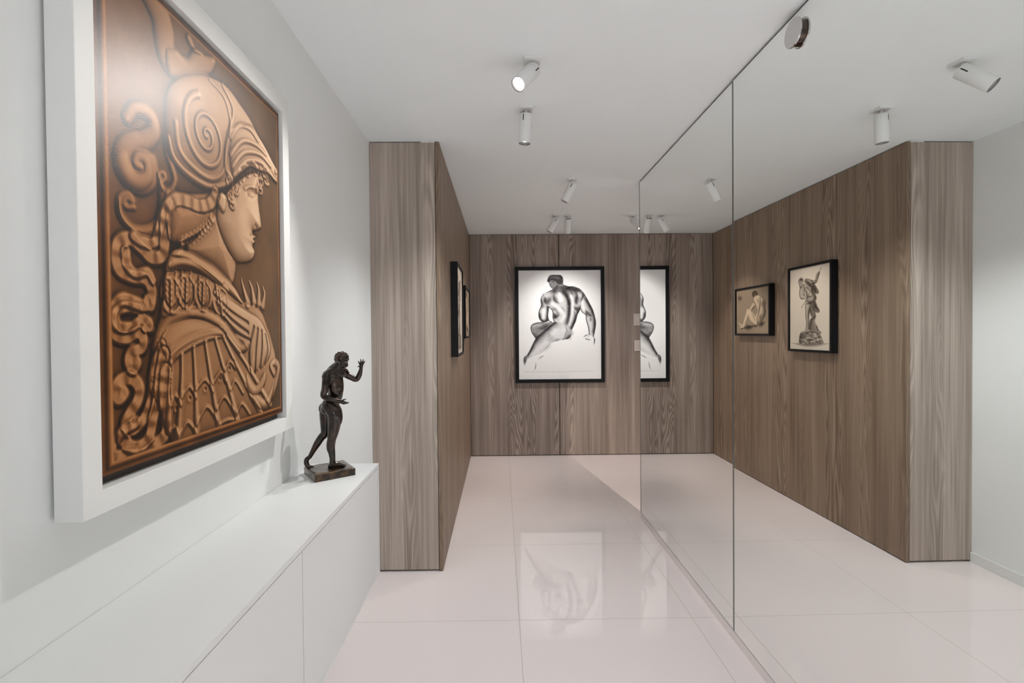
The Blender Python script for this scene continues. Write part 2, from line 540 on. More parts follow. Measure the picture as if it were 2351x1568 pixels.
def spotlight(x, y, d, label, power, lit=True, cone=70, blend=0.6, color=(1.0, 0.97, 0.94)):
    t = thing('ceiling_spotlight', (x, y, ZC), label, 'spotlight', 'white ceiling spotlights')

    def put(o, p):
        o.parent = p
        o.matrix_parent_inverse = Matrix.Identity(4)
        return o
    bm = bmesh.new()
    add_box(bm, (-0.031, -0.034, -0.0085), (0.031, 0.034, -0.0003), 0.0012)
    put(bm_obj('ceiling_plate', bm, M['lamp_white']), t)
    bm = bmesh.new()
    add_lathe(bm, [(0.0, -0.008), (0.0058, -0.0085), (0.0058, -0.047), (0.0, -0.047)], 20)
    put(bm_obj('stem', bm, M['lamp_white'], smooth=False), t)
    R, L, RE = 0.0295, 0.132, 0.012
    bm = bmesh.new()
    add_lathe(bm, [(R - 0.004, RE - 0.004), (R - 0.003, RE), (R - 0.0008, RE), (R, RE - 0.0012), (R, RE - L + 0.0012), (R - 0.0006, RE - L), (R - 0.0022, RE - L), (R - 0.0022, RE - L + 0.004), (R - 0.004, RE - L + 0.004)], 56)
    head = put(bm_obj('lamp_head', bm, M['lamp_white'], smooth=False), t)
    for p in head.data.polygons:
        p.use_smooth = abs(p.normal.z) < 0.3
    head.location = (0, 0, -0.040)
    q = Vector(d).normalized().to_track_quat('-Z', 'Y')
    head.rotation_mode = 'QUATERNION'
    head.rotation_quaternion = q
    bm = bmesh.new()
    add_lathe(bm, [(0, RE - 0.0045), (R - 0.0032, RE - 0.0045), (R - 0.0032, RE - 0.010), (0, RE - 0.010)], 40)
    put(bm_obj('rear_cap', bm, M['lamp_black']), head)
    # narrow tilt slot in the side of the head
    bm = bmesh.new()
    add_box(bm, (-R - 0.0003, -0.0022, RE - 0.034), (-R + 0.003, 0.0022, RE - 0.006))
    put(bm_obj('tilt_slot', bm, M['lamp_black']), head)
    bm = bmesh.new()
    add_lathe(bm, [(R - 0.0024, RE - L + 0.0008), (R - 0.0024, RE - L + 0.0025), (0.0185, RE - L + 0.018), (0.0175, RE - L + 0.018), (R - 0.0042, RE - L + 0.0008), (R - 0.0024, RE - L + 0.0008)], 40)
    put(bm_obj('baffle_ring', bm, M['lamp_black']), head)
    bm = bmesh.new()
    add_lathe(bm, [(0, RE - L + 0.011), (0.010, RE - L + 0.0118), (0.0185, RE - L + 0.0165), (0, RE - L + 0.0165)], 40)
    put(bm_obj('lens', bm, M['lens']), head)
    ld = bpy.data.lights.new('spot_beam', 'SPOT')
    ld.energy = power
    ld.color = color
    ld.spot_size = math.radians(cone)
    ld.spot_blend = blend
    ld.shadow_soft_size = 0.016
    lo = bpy.data.objects.new('spot_beam', ld)
    COL.objects.link(lo)
    put(lo, head)
    lo.location = (0, 0, RE - L - 0.002)
    return t


spotlight(0.1285, 1.882, (-0.50, -0.57, -0.74), 'white ceiling spotlight nearest the camera, glowing lens turned toward the framed picture', 30, color=(1.0, 0.97, 0.94))
spotlight(0.1260, 2.285, (-0.06, 0.03, -1.0), 'white ceiling spotlight hanging straight down just behind the nearest glowing one', 50, cone=118, blend=1.0, color=(0.935, 0.985, 1.0))
spotlight(0.4970, 3.333, (-0.46, 0.10, -0.88), 'white ceiling spotlight tilted left, alone between the near two and the back three', 18, color=(1.0, 0.89, 0.78))
spotlight(0.5000, 4.350, (-0.50, 0.02, -0.86), 'white ceiling spotlight tilted left, left one of the close pair by the back wall', 20, color=(1.0, 0.89, 0.78))
spotlight(0.6070, 4.350, (0.02, 0.50, -0.86), 'white ceiling spotlight with dark open rear, right one of the close pair', 50, cone=90, blend=1.0)
spotlight(1.1980, 4.375, (0.42, -0.55, -0.72), 'white ceiling spotlight with dazzling lens at the far edge of the mirror', 22)
spotlight(0.1260, 1.165, (-0.62, 0.0, -0.78), 'white ceiling spotlight over the middle of the sideboard, out of the picture above', 1.8)
spotlight(0.1260, 0.440, (-0.62, 0.0, -0.78), 'white ceiling spotlight over the near end of the sideboard, out of the picture above', 1.4)
spotlight(1.3200, 1.700, (-0.045, 1.0, -0.83), 'white ceiling spotlight in the passage behind the mirror wall', 105, cone=42, blend=0.75, color=(1.0, 0.87, 0.74))
spotlight(0.5000, 0.900, (0.02, 0.0, -1.0), 'added white ceiling spotlight over the camera position, unseen, for bounce light off the floor', 7, cone=95)  # added lamp out of view, bounces light up to the ceiling
spotlight(0.7000, -0.350, (0.0, 0.0, -1.0), 'added white ceiling spotlight behind the camera, unseen, for fill light off the floor', 235, cone=84, color=(0.88, 0.97, 1.0))  # added strong downlight out of view, general fill by floor bounce

# ------------------------------------------------------------------ outlines of the painted figure and joints of the statuette (metres)
REL = {"crest":[[177,-7],[222,32],[251,69],[260,121],[274,164],[329,160],[407,118],[461,79]],"crest_blob":[[283,211],[259,144],[303,113],[358,111],[399,57],[451,46],[507,27],[517,48],[482,100],[396,158]],"wing":[[374,43],[399,57],[440,49]],"helmet":[[979,313],[1007,274],[939,237],[879,201],[821,175],[753,134],[667,105],[589,86],[516,96],[438,120],[347,172],[291,224],[264,273],[256,346],[263,400],[281,451],[320,478],[387,494],[471,494],[553,466],[618,422],[673,371],[747,321],[817,312],[902,300]],"visor":[[979,313],[1007,274],[939,237],[879,201],[821,175],[752,157],[650,207],[609,260],[595,323],[606,368],[625,401],[673,371],[747,321],[817,312],[902,300]],"visor_lines":[[[609,260],[671,191],[751,172],[813,194]],[[607,325],[691,242],[796,216],[878,226]],[[619,364],[704,282],[827,244],[920,260]],[[625,401],[718,311],[843,275],[964,314],[1000,272],[966,270]]],"helm_rim":[[263,400],[281,445],[321,472],[387,487],[471,488],[553,460],[611,420],[582,397],[576,330],[596,258],[632,150],[564,92]],"helm_inner":[[302,337],[318,414],[388,449],[483,454],[555,407],[582,313],[611,217],[575,135],[482,114]],"spiral_c":[461,314],"spiral_e":[585,263],"spiral_t":[464,181],"neckguard":[[249,554],[328,545],[449,510],[523,471],[513,528],[485,589],[424,645],[343,690],[274,712],[254,667],[247,611]],"crescent":[[75,631],[71,667],[89,698],[130,718],[181,715],[229,686],[255,632],[274,569],[253,552],[221,517],[218,557],[219,602],[206,650],[167,676],[123,685],[90,667]],"crescent_scroll":[[125,643],[97,648],[91,637],[104,623],[121,628],[118,619],[101,613],[78,628],[72,657],[83,684],[123,706]],"hook":[[226,527],[233,513],[248,514],[249,528],[232,544],[248,557],[278,548],[295,516],[284,485],[266,450],[257,402]],"sea":[[106,412],[131,377],[167,363],[201,370],[208,405],[173,444],[129,469],[99,501],[93,539],[113,563],[148,564],[178,537],[175,500],[146,499],[135,520],[152,524]],"ribbon1":[[505,497],[475,539],[415,564],[356,565],[300,573],[260,608],[244,652],[245,709],[231,757],[187,769],[150,748],[109,732],[72,747],[61,784],[73,820],[120,832],[163,832],[186,863],[180,906],[173,891],[159,908],[117,900],[77,895],[50,919],[42,954],[55,989],[94,997],[132,981],[150,1000],[142,1026],[106,1036],[96,1061],[112,1080],[125,1065],[113,1057]],"ribbon2":[[264,595],[229,661],[204,722],[158,731],[123,722]],"ribbon3":[[94,768],[100,803],[127,821],[171,810],[193,834]],"ribbon4":[[134,918],[89,915],[56,934],[62,964],[108,966],[144,946],[173,951],[177,970],[158,968]],"neck":[[503,551],[451,617],[392,674],[342,714],[380,739],[486,762],[593,805],[624,759],[633,717],[664,680],[599,619],[550,560]],"face":[[704,372],[793,332],[818,375],[806,426],[811,465],[827,533],[818,552],[782,566],[757,576],[760,589],[782,591],[762,607],[773,615],[755,635],[770,658],[745,692],[663,713],[603,704],[548,657],[508,591],[527,525],[604,447]],"cheek":[681,565],"eye":[[722,442],[748,425],[787,424],[752,443]],"brow":[[703,421],[744,401],[799,393]],"nostril":[783,550],"mouth":[[742,596],[782,592]],"curls":[[634,440],[603,476],[680,384],[724,351],[785,324],[825,329],[862,305],[878,328],[832,359],[823,394],[609,506],[592,426]],"ear":[[516,514],[541,483],[571,492],[570,534],[551,553],[527,538]],"hair_nape":[[485,589],[445,631],[392,668],[333,698],[314,715]],"cloak":[[247,795],[258,758],[289,728],[349,722],[419,736],[495,754],[578,792],[630,823],[669,871],[540,824],[428,796],[329,789],[266,802]],"cloak_folds":[[[276,738],[349,738],[429,754],[541,796]],[[266,780],[329,762],[429,773],[565,829]],[[249,794],[262,766],[303,739]]],"torso":[[244,809],[234,875],[214,944],[191,1000],[174,1077],[167,1136],[198,1178],[241,1276],[287,1327],[435,1325],[815,1319],[884,1282],[923,1202],[944,1111],[910,1025],[869,958],[804,887],[684,863],[629,834],[482,803],[367,786],[274,799]],"band":[[244,809],[234,875],[225,936],[298,917],[374,905],[468,910],[561,948],[625,990],[667,961],[655,902],[590,848],[482,803],[367,788],[274,799]],"leaf":[[[270,814],[267,922]],[[343,800],[337,904]],[[431,805],[423,906]],[[517,820],[538,921]]],"armband":[[195,1011],[224,967],[271,934],[354,917],[446,923],[537,955],[598,1004],[650,1040],[686,1037]],"shoulder":[[219,1012],[253,966],[325,935],[414,935],[501,956],[566,994],[466,996],[381,1015],[303,1043],[259,1071]],"strap1":[[255,1067],[294,1043],[371,1015],[466,993],[563,984]],"strap2":[[259,1047],[304,1022],[381,993],[466,973],[549,968]],"lames":[[[263,1074],[256,1163],[245,1271]],[[314,1053],[310,1146],[285,1315]],[[372,1030],[379,1147],[381,1314]],[[435,1013],[467,1156],[505,1315]],[[493,1005],[556,1144],[626,1311]],[[542,998],[635,1114],[807,1319]],[[566,994],[705,1112],[884,1290]]],"scallops":[[[260,1199],[278,1172],[306,1205]],[[309,1182],[347,1153],[378,1191]],[[380,1166],[429,1139],[472,1183]],[[473,1156],[520,1120],[549,1157]],[[550,1115],[576,1086],[615,1113]],[[253,1279],[271,1268],[288,1292]],[[292,1305],[335,1265],[379,1310]],[[381,1279],[437,1231],[494,1287]],[[495,1247],[541,1212],[597,1269]],[[586,1189],[613,1160],[666,1213]],[[515,1304],[564,1299],[615,1309]],[[623,1281],[658,1253],[714,1303]]],"studs":[[348,1190],[430,1170],[515,1144],[576,1112],[605,1087],[283,1214]],"feathers":[[[492,855],[588,905],[710,945]],[[515,888],[600,940],[709,983]],[[549,934],[625,983],[723,1013]],[[755,959],[714,1051],[719,1128]],[[786,967],[767,1053],[757,1139]],[[818,975],[815,1055],[797,1126]],[[851,991],[866,1057],[838,1113]]],"wingmass":[[482,836],[589,862],[712,899],[803,927],[868,991],[892,1057],[855,1105],[781,1137],[719,1128],[700,1051],[625,990],[537,928]],"chest_scroll":[[924,1160],[898,1125],[935,1110],[962,1137],[942,1187],[903,1242],[841,1284],[777,1258],[732,1221]],"chest_orn":[[697,1141],[763,1194],[837,1145],[844,1186],[794,1229],[731,1233],[688,1186]],"flames":[[[712,869],[685,818],[665,776]],[[758,858],[744,805],[723,777]],[[797,864],[799,808],[784,778]],[[829,870],[847,820],[832,789]]],"bl1":[[74,1143],[61,1152],[52,1133],[65,1110],[105,1106],[131,1132],[125,1168],[99,1196],[82,1224],[108,1244],[152,1215],[180,1154],[189,1089],[223,1018]],"bl2":[[230,1046],[212,1113],[202,1173],[181,1231],[165,1277],[121,1294],[74,1268],[68,1246]],"bl3":[[237,1098],[229,1160],[238,1224],[232,1280],[187,1304],[142,1318],[86,1309],[41,1303],[22,1315]],"bl4":[[116,1225],[68,1241],[36,1274],[20,1309]],"void":[[[189,1100],[174,1208],[151,1253],[189,1244],[207,1157]],[[75,1227],[35,1279],[55,1264],[107,1281],[151,1253],[108,1260]],[[35,1304],[93,1313],[172,1312],[149,1330],[66,1322]],[[204,1263],[222,1204],[212,1276],[180,1291]]]}
STAT = {"foot_n":[[-0.5827,1.653,0.8587],[-0.5747,1.657,0.8635],[-0.563,1.665,0.8612],[-0.5509,1.672,0.8554],[-0.5408,1.678,0.8519]],"leg_n":[[-0.5799,1.648,1.0662],[-0.5632,1.645,1.0427],[-0.5635,1.645,1.0156],[-0.5692,1.648,0.9795],[-0.5753,1.65,0.952],[-0.5804,1.654,0.9291],[-0.5785,1.656,0.9065],[-0.5765,1.657,0.884],[-0.5769,1.656,0.8655]],"leg_f":[[-0.5949,1.682,1.0628],[-0.604,1.684,1.0367],[-0.6055,1.682,1.0025],[-0.6072,1.676,0.9674],[-0.6199,1.675,0.9523],[-0.6344,1.674,0.9302],[-0.648,1.673,0.9065],[-0.659,1.672,0.8862]],"foot_f":[[-0.659,1.672,0.8862],[-0.6686,1.67,0.8782],[-0.6688,1.668,0.865],[-0.6609,1.667,0.8532],[-0.6477,1.668,0.8528]],"torso":[[-0.584,1.664,1.0639],[-0.5709,1.662,1.0868],[-0.564,1.66,1.1067],[-0.5651,1.66,1.1324],[-0.5722,1.664,1.1564],[-0.5719,1.664,1.1776],[-0.5621,1.658,1.1931]],"neck":[[-0.5659,1.66,1.1869],[-0.5518,1.65,1.2026],[-0.5404,1.643,1.2149]],"head":[[-0.5356,1.64,1.2247],[-0.523,1.63,1.2006]],"arm_n":[[-0.584,1.634,1.1682],[-0.584,1.625,1.1482],[-0.5855,1.62,1.1251],[-0.5902,1.618,1.1018],[-0.569,1.618,1.0927],[-0.5499,1.622,1.0868],[-0.5343,1.628,1.0806]],"arm_f":[[-0.5537,1.682,1.1744],[-0.5374,1.688,1.1677],[-0.5188,1.692,1.1563],[-0.5029,1.695,1.149],[-0.4924,1.694,1.1652],[-0.4854,1.692,1.1869]],"hand_n":[[-0.5369,1.627,1.0823],[-0.5261,1.63,1.078]],"fing_n":[[[-0.5269,1.628,1.0783],[-0.5187,1.63,1.075],[-0.5112,1.632,1.0768]],[[-0.5279,1.631,1.0779],[-0.5196,1.633,1.0754],[-0.5139,1.635,1.077]],[[-0.5288,1.634,1.0775],[-0.5206,1.636,1.0759],[-0.513,1.638,1.0772]],[[-0.5298,1.637,1.077],[-0.5215,1.639,1.0764],[-0.5157,1.641,1.0774]],[[-0.5314,1.624,1.0841],[-0.5234,1.622,1.0887],[-0.5167,1.622,1.0905]]],"hand_f":[[-0.4859,1.692,1.1884],[-0.4842,1.691,1.2024]],"fing_f":[[[-0.4893,1.69,1.2025],[-0.4917,1.688,1.2072],[-0.492,1.684,1.2129]],[[-0.4864,1.691,1.2055],[-0.4856,1.69,1.2132],[-0.4847,1.687,1.2195]],[[-0.4821,1.692,1.2054],[-0.4787,1.691,1.2131],[-0.4767,1.688,1.2186]],[[-0.4786,1.693,1.2022],[-0.4744,1.692,1.2084],[-0.4715,1.69,1.2134]],[[-0.4878,1.69,1.1948],[-0.491,1.685,1.1951],[-0.4939,1.682,1.1931]]],"butt":[[-0.5897,1.65,1.0555],[-0.608,1.682,1.0507]],"pec":[[-0.5697,1.64,1.1705],[-0.5534,1.658,1.1718]],"abs":[[-0.5588,1.65,1.1304],[-0.5547,1.648,1.1066]],"thighmus":[[-0.5526,1.643,1.0277]],"calf":[[-0.5833,1.656,0.9261]],"delt":[[-0.5848,1.632,1.1639],[-0.5459,1.686,1.1725]],"trap":[[-0.5853,1.668,1.1865],[-0.5976,1.668,1.1714],[-0.604,1.664,1.1506]],"back":[[-0.5495,1.652,1.2024],[-0.5674,1.66,1.1869],[-0.5826,1.664,1.1671],[-0.586,1.662,1.1445],[-0.5825,1.662,1.1248]],"clav":[[-0.5846,1.64,1.1692],[-0.5701,1.65,1.1757],[-0.5538,1.664,1.1804],[-0.5415,1.682,1.1743]],"knee":[[-0.5711,1.645,0.9531]],"plinth":[[-0.6823,1.6813],[-0.6043,1.5744],[-0.5,1.6569],[-0.575,1.7655]]}

# ------------------------------------------------------------------ pictures: pigment painted on a fine grid


def cr(pts, closed=False, n=6):
    P = np.array(pts, float)
    m = len(P)
    out = []
    for i in range(m if closed else m - 1):
        if closed:
            p0, p1, p2, p3 = P[(i - 1) % m], P[i], P[(i + 1) % m], P[(i + 2) % m]
        else:
            p0, p1, p2, p3 = P[max(i - 1, 0)], P[i], P[i + 1], P[min(i + 2, m - 1)]
        for k in range(n):
            t = k / n
            out.append(0.5 * ((2 * p1) + (-p0 + p2) * t + (2 * p0 - 5 * p1 + 4 * p2 - p3) * t * t + (-p0 + 3 * p1 - 3 * p2 + p3) * t ** 3))
    if not closed:
        out.append(P[-1])
    return np.array(out)


def blur(a, s):
    r = max(1, int(3 * s))
    k = np.exp(-0.5 * (np.arange(-r, r + 1) / s) ** 2)
    k /= k.sum()
    p = np.pad(a, ((r, r), (0, 0)), mode='edge')
    a = sum(k[i] * p[i:i + a.shape[0]] for i in range(2 * r + 1))
    p = np.pad(a, ((0, 0), (r, r)), mode='edge')
    return sum(k[i] * p[:, i:i + a.shape[1]] for i in range(2 * r + 1))


def fbm(h, w, cells, octs=4):
    tot = np.zeros((h, w))
    amp = 1
    for o in range(octs):
        c = cells * 2 ** o
        gh, gw = int(c * h / w) + 3, c + 3
        g = rng.random((gh, gw))
        yy, xx = np.linspace(0, gh - 2.001, h), np.linspace(0, gw - 2.001, w)
        yi, xi = yy.astype(int), xx.astype(int)
        fy, fx = (yy - yi)[:, None], (xx - xi)[None]
        fy, fx = fy * fy * (3 - 2 * fy), fx * fx * (3 - 2 * fx)
        a = g[np.ix_(yi, xi)] * (1 - fx) + g[np.ix_(yi, xi + 1)] * fx
        b = g[np.ix_(yi + 1, xi)] * (1 - fx) + g[np.ix_(yi + 1, xi + 1)] * fx
        tot += amp * (a * (1 - fy) + b * fy - 0.5)
        amp *= 0.5
    return tot


class Canvas:
    """units: width = 1000, y grows downward"""

    def __init__(s, w, h):
        s.w, s.h, s.k = w, h, 1000.0 / w
        s.X, s.Y = np.meshgrid((np.arange(w) + 0.5) * s.k, (np.arange(h) + 0.5) * s.k)

    def win(s, P, r):
        x0, y0 = (P.min(0) - r) / s.k
        x1, y1 = (P.max(0) + r) / s.k
        return slice(max(0, int(y0)), max(0, min(s.h, int(y1) + 2))), slice(max(0, int(x0)), max(0, min(s.w, int(x1) + 2)))

    def dist(s, P, r):
        """distance to the polyline and arc length at the nearest point, within r"""
        P = np.asarray(P, float)
        D = np.full((s.h, s.w), 1e9)
        A = np.zeros((s.h, s.w))
        acc = 0.0
        for a, b in zip(P[:-1], P[1:]):
            L = np.hypot(*(b - a))
            if L < 1e-9:
                continue
            ys, xs = s.win(np.array([a, b]), r)
            x, y = s.X[ys, xs], s.Y[ys, xs]
            if x.size:
                t = np.clip(((x - a[0]) * (b[0] - a[0]) + (y - a[1]) * (b[1] - a[1])) / L ** 2, 0, 1)
                d = np.hypot(x - a[0] - t * (b[0] - a[0]), y - a[1] - t * (b[1] - a[1]))
                m = d < D[ys, xs]
                D[ys, xs] = np.where(m, d, D[ys, xs])
                A[ys, xs] = np.where(m, acc + t * L, A[ys, xs])
            acc += L
        return D, A, acc

    def sd(s, poly, r=60):
        """distance inside a closed outline (positive inside, capped at r)"""
        P = np.asarray(poly, float)
        Q = np.vstack([P, P[:1]])
        D, _, _ = s.dist(Q, r)
        ys, xs = s.win(P, 2)
        x, y = s.X[ys, xs], s.Y[ys, xs]
        ins = np.zeros(x.shape, bool)
        for a, b in zip(Q[:-1], Q[1:]):
            if a[1] == b[1]:
                continue
            c = ((a[1] > y) != (b[1] > y)) & (x < (b[0] - a[0]) * (y - a[1]) / (b[1] - a[1]) + a[0])
            ins ^= c
        I = np.zeros((s.h, s.w), bool)
        I[ys, xs] = ins
        return np.where(I, np.minimum(D, r), -np.minimum(D, r))


def srgb2lin(c):
    c = np.clip(c, 0, 1)
    return np.where(c <= 0.04045, c / 12.92, ((c + 0.055) / 1.055) ** 2.4)


def ramp(t, stops):
    xs = [q[0] for q in stops]
    return np.stack([np.interp(t, xs, [q[1][i] / 255 for q in stops]) for i in range(3)], -1)


def picture_mesh(name, rgb, o, du, dv, nrm, thick, edge_rgb, mat, parent):
    """flat picture: o = top-left corner, du = vector across, dv = vector down; slab of given thickness behind"""
    h, w = rgb.shape[:2]
    u, v = np.linspace(0, 1, w), np.linspace(0, 1, h)
    o, du, dv, nrm = (np.array(q, float) for q in (o, du, dv, nrm))
    G = o + v[:, None, None] * dv + u[None, :, None] * du
    co = G.reshape(-1, 3)
    idx = np.arange(h * w).reshape(h, w)
    F = np.stack([idx[:-1, :-1], idx[1:, :-1], idx[1:, 1:], idx[:-1, 1:]], -1).reshape(-1, 4)
    # slab behind
    c = np.array([o, o + du, o + du + dv, o + dv])
    back = c - nrm * thick
    n0 = len(co)
    co = np.vstack([co, c, back])
    S = np.array([[n0 + i, n0 + 4 + i, n0 + 4 + (i + 1) % 4, n0 + (i + 1) % 4] for i in range(4)] + [[n0 + 7, n0 + 6, n0 + 5, n0 + 4]])
    nn = np.cross(F.shape and (co[F[0][1]] - co[F[0][0]]), co[F[0][2]] - co[F[0][1]])
    if np.dot(nn, nrm) < 0:
        F = F[:, ::-1]
    F = np.vstack([F, S])
    me = bpy.data.meshes.new(name)
    me.vertices.add(len(co))
    me.vertices.foreach_set('co', co.ravel())
    me.loops.add(F.size)
    me.loops.foreach_set('vertex_index', F.ravel().astype(np.int32))
    me.polygons.add(len(F))
    me.polygons.foreach_set('loop_start', np.arange(0, F.size, 4, dtype=np.int32))
    me.update(calc_edges=True)
    colr = np.ones((len(co), 4))
    colr[:h * w, :3] = srgb2lin(rgb).reshape(-1, 3)
    colr[h * w:, :3] = srgb2lin(np.array(edge_rgb) / 255.0)
    at = me.color_attributes.new('pigment', 'FLOAT_COLOR', 'POINT')
    at.data.foreach_set('color', colr.ravel().astype(np.float32))
    me.validate()
    return link(name, me, mat, parent)


# ---- the large sepia picture: helmeted classical figure in profile


def paint_relief(w, h):
    c = Canvas(w, h)
    H = np.zeros((h, w))
    T = np.zeros((h, w))                                   # local tint
    D = REL

    def dome(poly, base, rise, edge, tint=0.0, closed=True):
        nonlocal H, T
        sdv = c.sd(cr(poly, closed, 5), edge * 1.05)
        t = np.clip(sdv / edge, 0, 1)
        prof = base + rise * np.sqrt(np.clip(1 - (1 - t) ** 2, 0, 1))
        m = sdv > 0
        H = np.where(m, prof, H)
        T = np.where(m, tint, T)

    def tube(line, r0, r1, rise, tint=None, ripple=0.0, freq=0.0, flat=False, smooth=True):
        nonlocal H, T
        P = cr(line, False, 6) if smooth else np.array(line, float)
        dd, a, L = c.dist(P, max(r0, r1) * 1.1)
        r = r0 + (r1 - r0) * a / max(L, 1e-6)
        m = dd < r
        q = np.sqrt(np.clip(1 - (dd / np.maximum(r, 1e-6)) ** 2, 0, 1))
        if flat:
            q = np.clip(q * 1.6, 0, 1)
        add = rise * q * (1 + ripple * np.sin(a * freq))
        H = np.where(m, np.maximum(H, 0) * 0.6 + add if flat else H + add, H)
        if tint is not None:
            T = np.where(m, tint, T)

    def groove(line, width, depth):
        nonlocal H
        dd, a, L = c.dist(cr(line, False, 6), width * 3)
        H = H - depth * np.exp(-(dd / width) ** 2)
    # wide crest and loose ornaments on the ground
    tube(D['crest'], 52, 34, 16)
    dome(D['crest_blob'], 8, 16, 26)
    tube(D['wing'], 16, 5, 12)
    dome(D['crescent'], 2, 22, 40)
    tube(D['crescent_scroll'], 9, 12, 9)
    tube(D['sea'], 18, 50, 20)
    tube(D['sea'][-8:], 34, 12, 9)
    tube(D['hook'], 10, 16, 14)
    # neck, face
    dome(D['neck'], 6, 40, 150, 0.5)
    dome(D['face'], 20, 46, 120, 0.9)
    # torso and armour
    dome(D['torso'], 10, 44, 190, 0.25)
    dome(D['band'], 34, 18, 40, 0.35)
    dome(D['wingmass'], 50, 18, 60, 0.7)
    dome(D['shoulder'], 44, 22, 80, 0.35)
    tube(D['armband'], 22, 18, 16, 0.35)
    tube(D['strap1'], 16, 14, 12, 0.4)
    tube(D['strap2'], 9, 8, 6)
    for k, l in enumerate(D['lames']):
        tube(l, 9, 15, 15, 0.35 + 0.06 * k)
    for l in D['scallops']:
        tube(l, 8, 8, 9)
    for x, y in D['studs']:
        dd = np.hypot(c.X - x, c.Y - y)
        H += 6 * np.exp(-(dd / 13) ** 2) - 14 * np.exp(-(dd / 5) ** 2)
    for q in D['leaf']:
        p0, p1 = np.array(q[0], float), np.array(q[-1], float)
        mid, hgt = (p0 + p1) / 2, abs(p1[1] - p0[1]) / 2
        a = np.linspace(0, 2 * np.pi, 33)
        tube(np.stack([mid[0] + 44 * np.cos(a), mid[1] + hgt * np.sin(a)], -1), 8, 8, 9, smooth=False)
        tube([p1, p0 + (p1 - p0) * 0.12], 5, 4, 8)
        for f in np.linspace(0.2, 0.85, 5):
            b = p1 + (p0 - p1) * f
            for sg in (-1, 1):
                tube([b, b + np.array([sg * 17, -14]), b + np.array([sg * 25, -36])], 9, 4, 8)
    for l in D['feathers']:
        groove(l, 6, 14)
    tube(D['chest_scroll'], 16, 24, 16, 0.5)
    dome(D['chest_orn'], 54, 16, 40, 0.5)
    for l in D['flames']:
        tube(l, 20, 3, 16, 0.55)
    dome(D['cloak'], 34, 20, 36, 0.4)
    for l in D['cloak_folds']:
        tube(l, 12, 14, 11)
    # helmet
    dome(D['neckguard'], 14, 34, 110, 0.1)
    for x, y in cr(D['hair_nape'], False, 3):
        dd = np.hypot(c.X - x, c.Y - y)
        H += 12 * np.clip(1 - (dd / 20) ** 2, 0, 1)
    dome(D['helmet'], 22, 60, 260, 0.45)
    dome(D['visor'], 60, 22, 70, 0.75)
    for l in D['visor_lines']:
        tube(l, 12, 9, 13)
    tube(D['helm_rim'], 13, 12, 11)
    tube(D['helm_inner'], 10, 8, 8)
    cx, cy = D['spiral_c']
    ex, ty = abs(D['spiral_e'][0] - cx), abs(D['spiral_t'][1] - cy)
    a = np.linspace(0.3, 2 * np.pi * 2.6, 120)
    rr = (a / a[-1]) ** 1.25
    tube(np.stack([cx + ex * rr * np.cos(a + 0.6), cy + ty * rr * np.sin(a + 0.6) * 0.95], -1), 7, 13, 13, smooth=False)
    # face details
    dome(D['ear'], 56, 16, 20, 0.7)
    ex0, ey0 = D['eye'][0]
    groove(D['eye'] + [D['eye'][0]], 5, 7)
    tube(D['brow'], 9, 4, 7)
    groove([(q[0], q[1] - 9) for q in D['eye'][:3]], 9, 8)
    groove(D['mouth'], 6, 10)
    x, y = D['nostril']
    H -= 8 * np.exp(-((c.X - x) ** 2 + (c.Y - y) ** 2) / 60)
    x, y = D['cheek']
    H += 7 * np.exp(-((c.X - x) ** 2 + (c.Y - y) ** 2) / 3200)
    for i, (x, y) in enumerate(D['curls']):
        a = np.linspace(0, 2 * np.pi * 1.4, 28)
        rad = np.linspace(26, 4, 28)
        tube(np.stack([x + rad * np.cos(a + i), y + rad * np.sin(a + i)], -1), 9, 7, 11, 0.6, smooth=False)
    # ribbons
    for l, r in ((D['ribbon2'], 22), (D['ribbon3'], 18), (D['ribbon4'], 20), (D['ribbon1'], 26), (D['bl4'], 20), (D['bl1'], 24), (D['bl2'], 26), (D['bl3'], 28)):
        tube(l, r, r * 0.75, 26, 0.2, 0.10, 0.14, True)
    H = blur(H, 1.1 * w / 420)
    # deep painted blacks between the ribbons
    V = np.zeros((h, w))
    for p in D['void']:
        V = np.maximum(V, np.clip(c.sd(cr(p, True, 4), 14) / 10, 0, 1))
    V *= np.clip(1 - H / 26, 0, 1)
    # modelled tones of the painting
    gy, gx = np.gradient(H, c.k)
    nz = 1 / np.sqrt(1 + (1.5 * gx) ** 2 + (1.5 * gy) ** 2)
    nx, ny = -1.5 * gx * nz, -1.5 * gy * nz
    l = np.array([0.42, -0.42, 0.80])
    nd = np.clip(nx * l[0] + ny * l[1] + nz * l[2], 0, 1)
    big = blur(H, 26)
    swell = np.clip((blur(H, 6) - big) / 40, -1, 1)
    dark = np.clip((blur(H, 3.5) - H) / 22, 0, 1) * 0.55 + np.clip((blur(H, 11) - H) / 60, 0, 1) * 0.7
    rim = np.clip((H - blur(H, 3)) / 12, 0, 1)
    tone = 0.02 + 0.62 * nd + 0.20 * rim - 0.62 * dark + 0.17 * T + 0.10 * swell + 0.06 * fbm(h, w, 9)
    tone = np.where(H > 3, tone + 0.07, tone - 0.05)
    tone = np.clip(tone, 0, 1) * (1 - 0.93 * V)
    U, Vv = c.X / 1000, c.Y / (1000 * h / w)
    warm = [(0, (16, 7, 2)), (0.25, (62, 33, 12)), (0.45, (112, 66, 28)), (0.62, (152, 97, 52)), (0.85, (196, 142, 92)), (1, (222, 178, 132))]
    pale = [(0, (34, 20, 11)), (0.25, (82, 55, 35)), (0.45, (124, 92, 66)), (0.62, (166, 130, 100)), (0.85, (205, 168, 134)), (1, (226, 196, 166))]
    mixv = np.clip(0.10 + 0.70 * U + 0.35 * (0.6 - Vv) + 0.40 * T, 0, 1)[..., None]
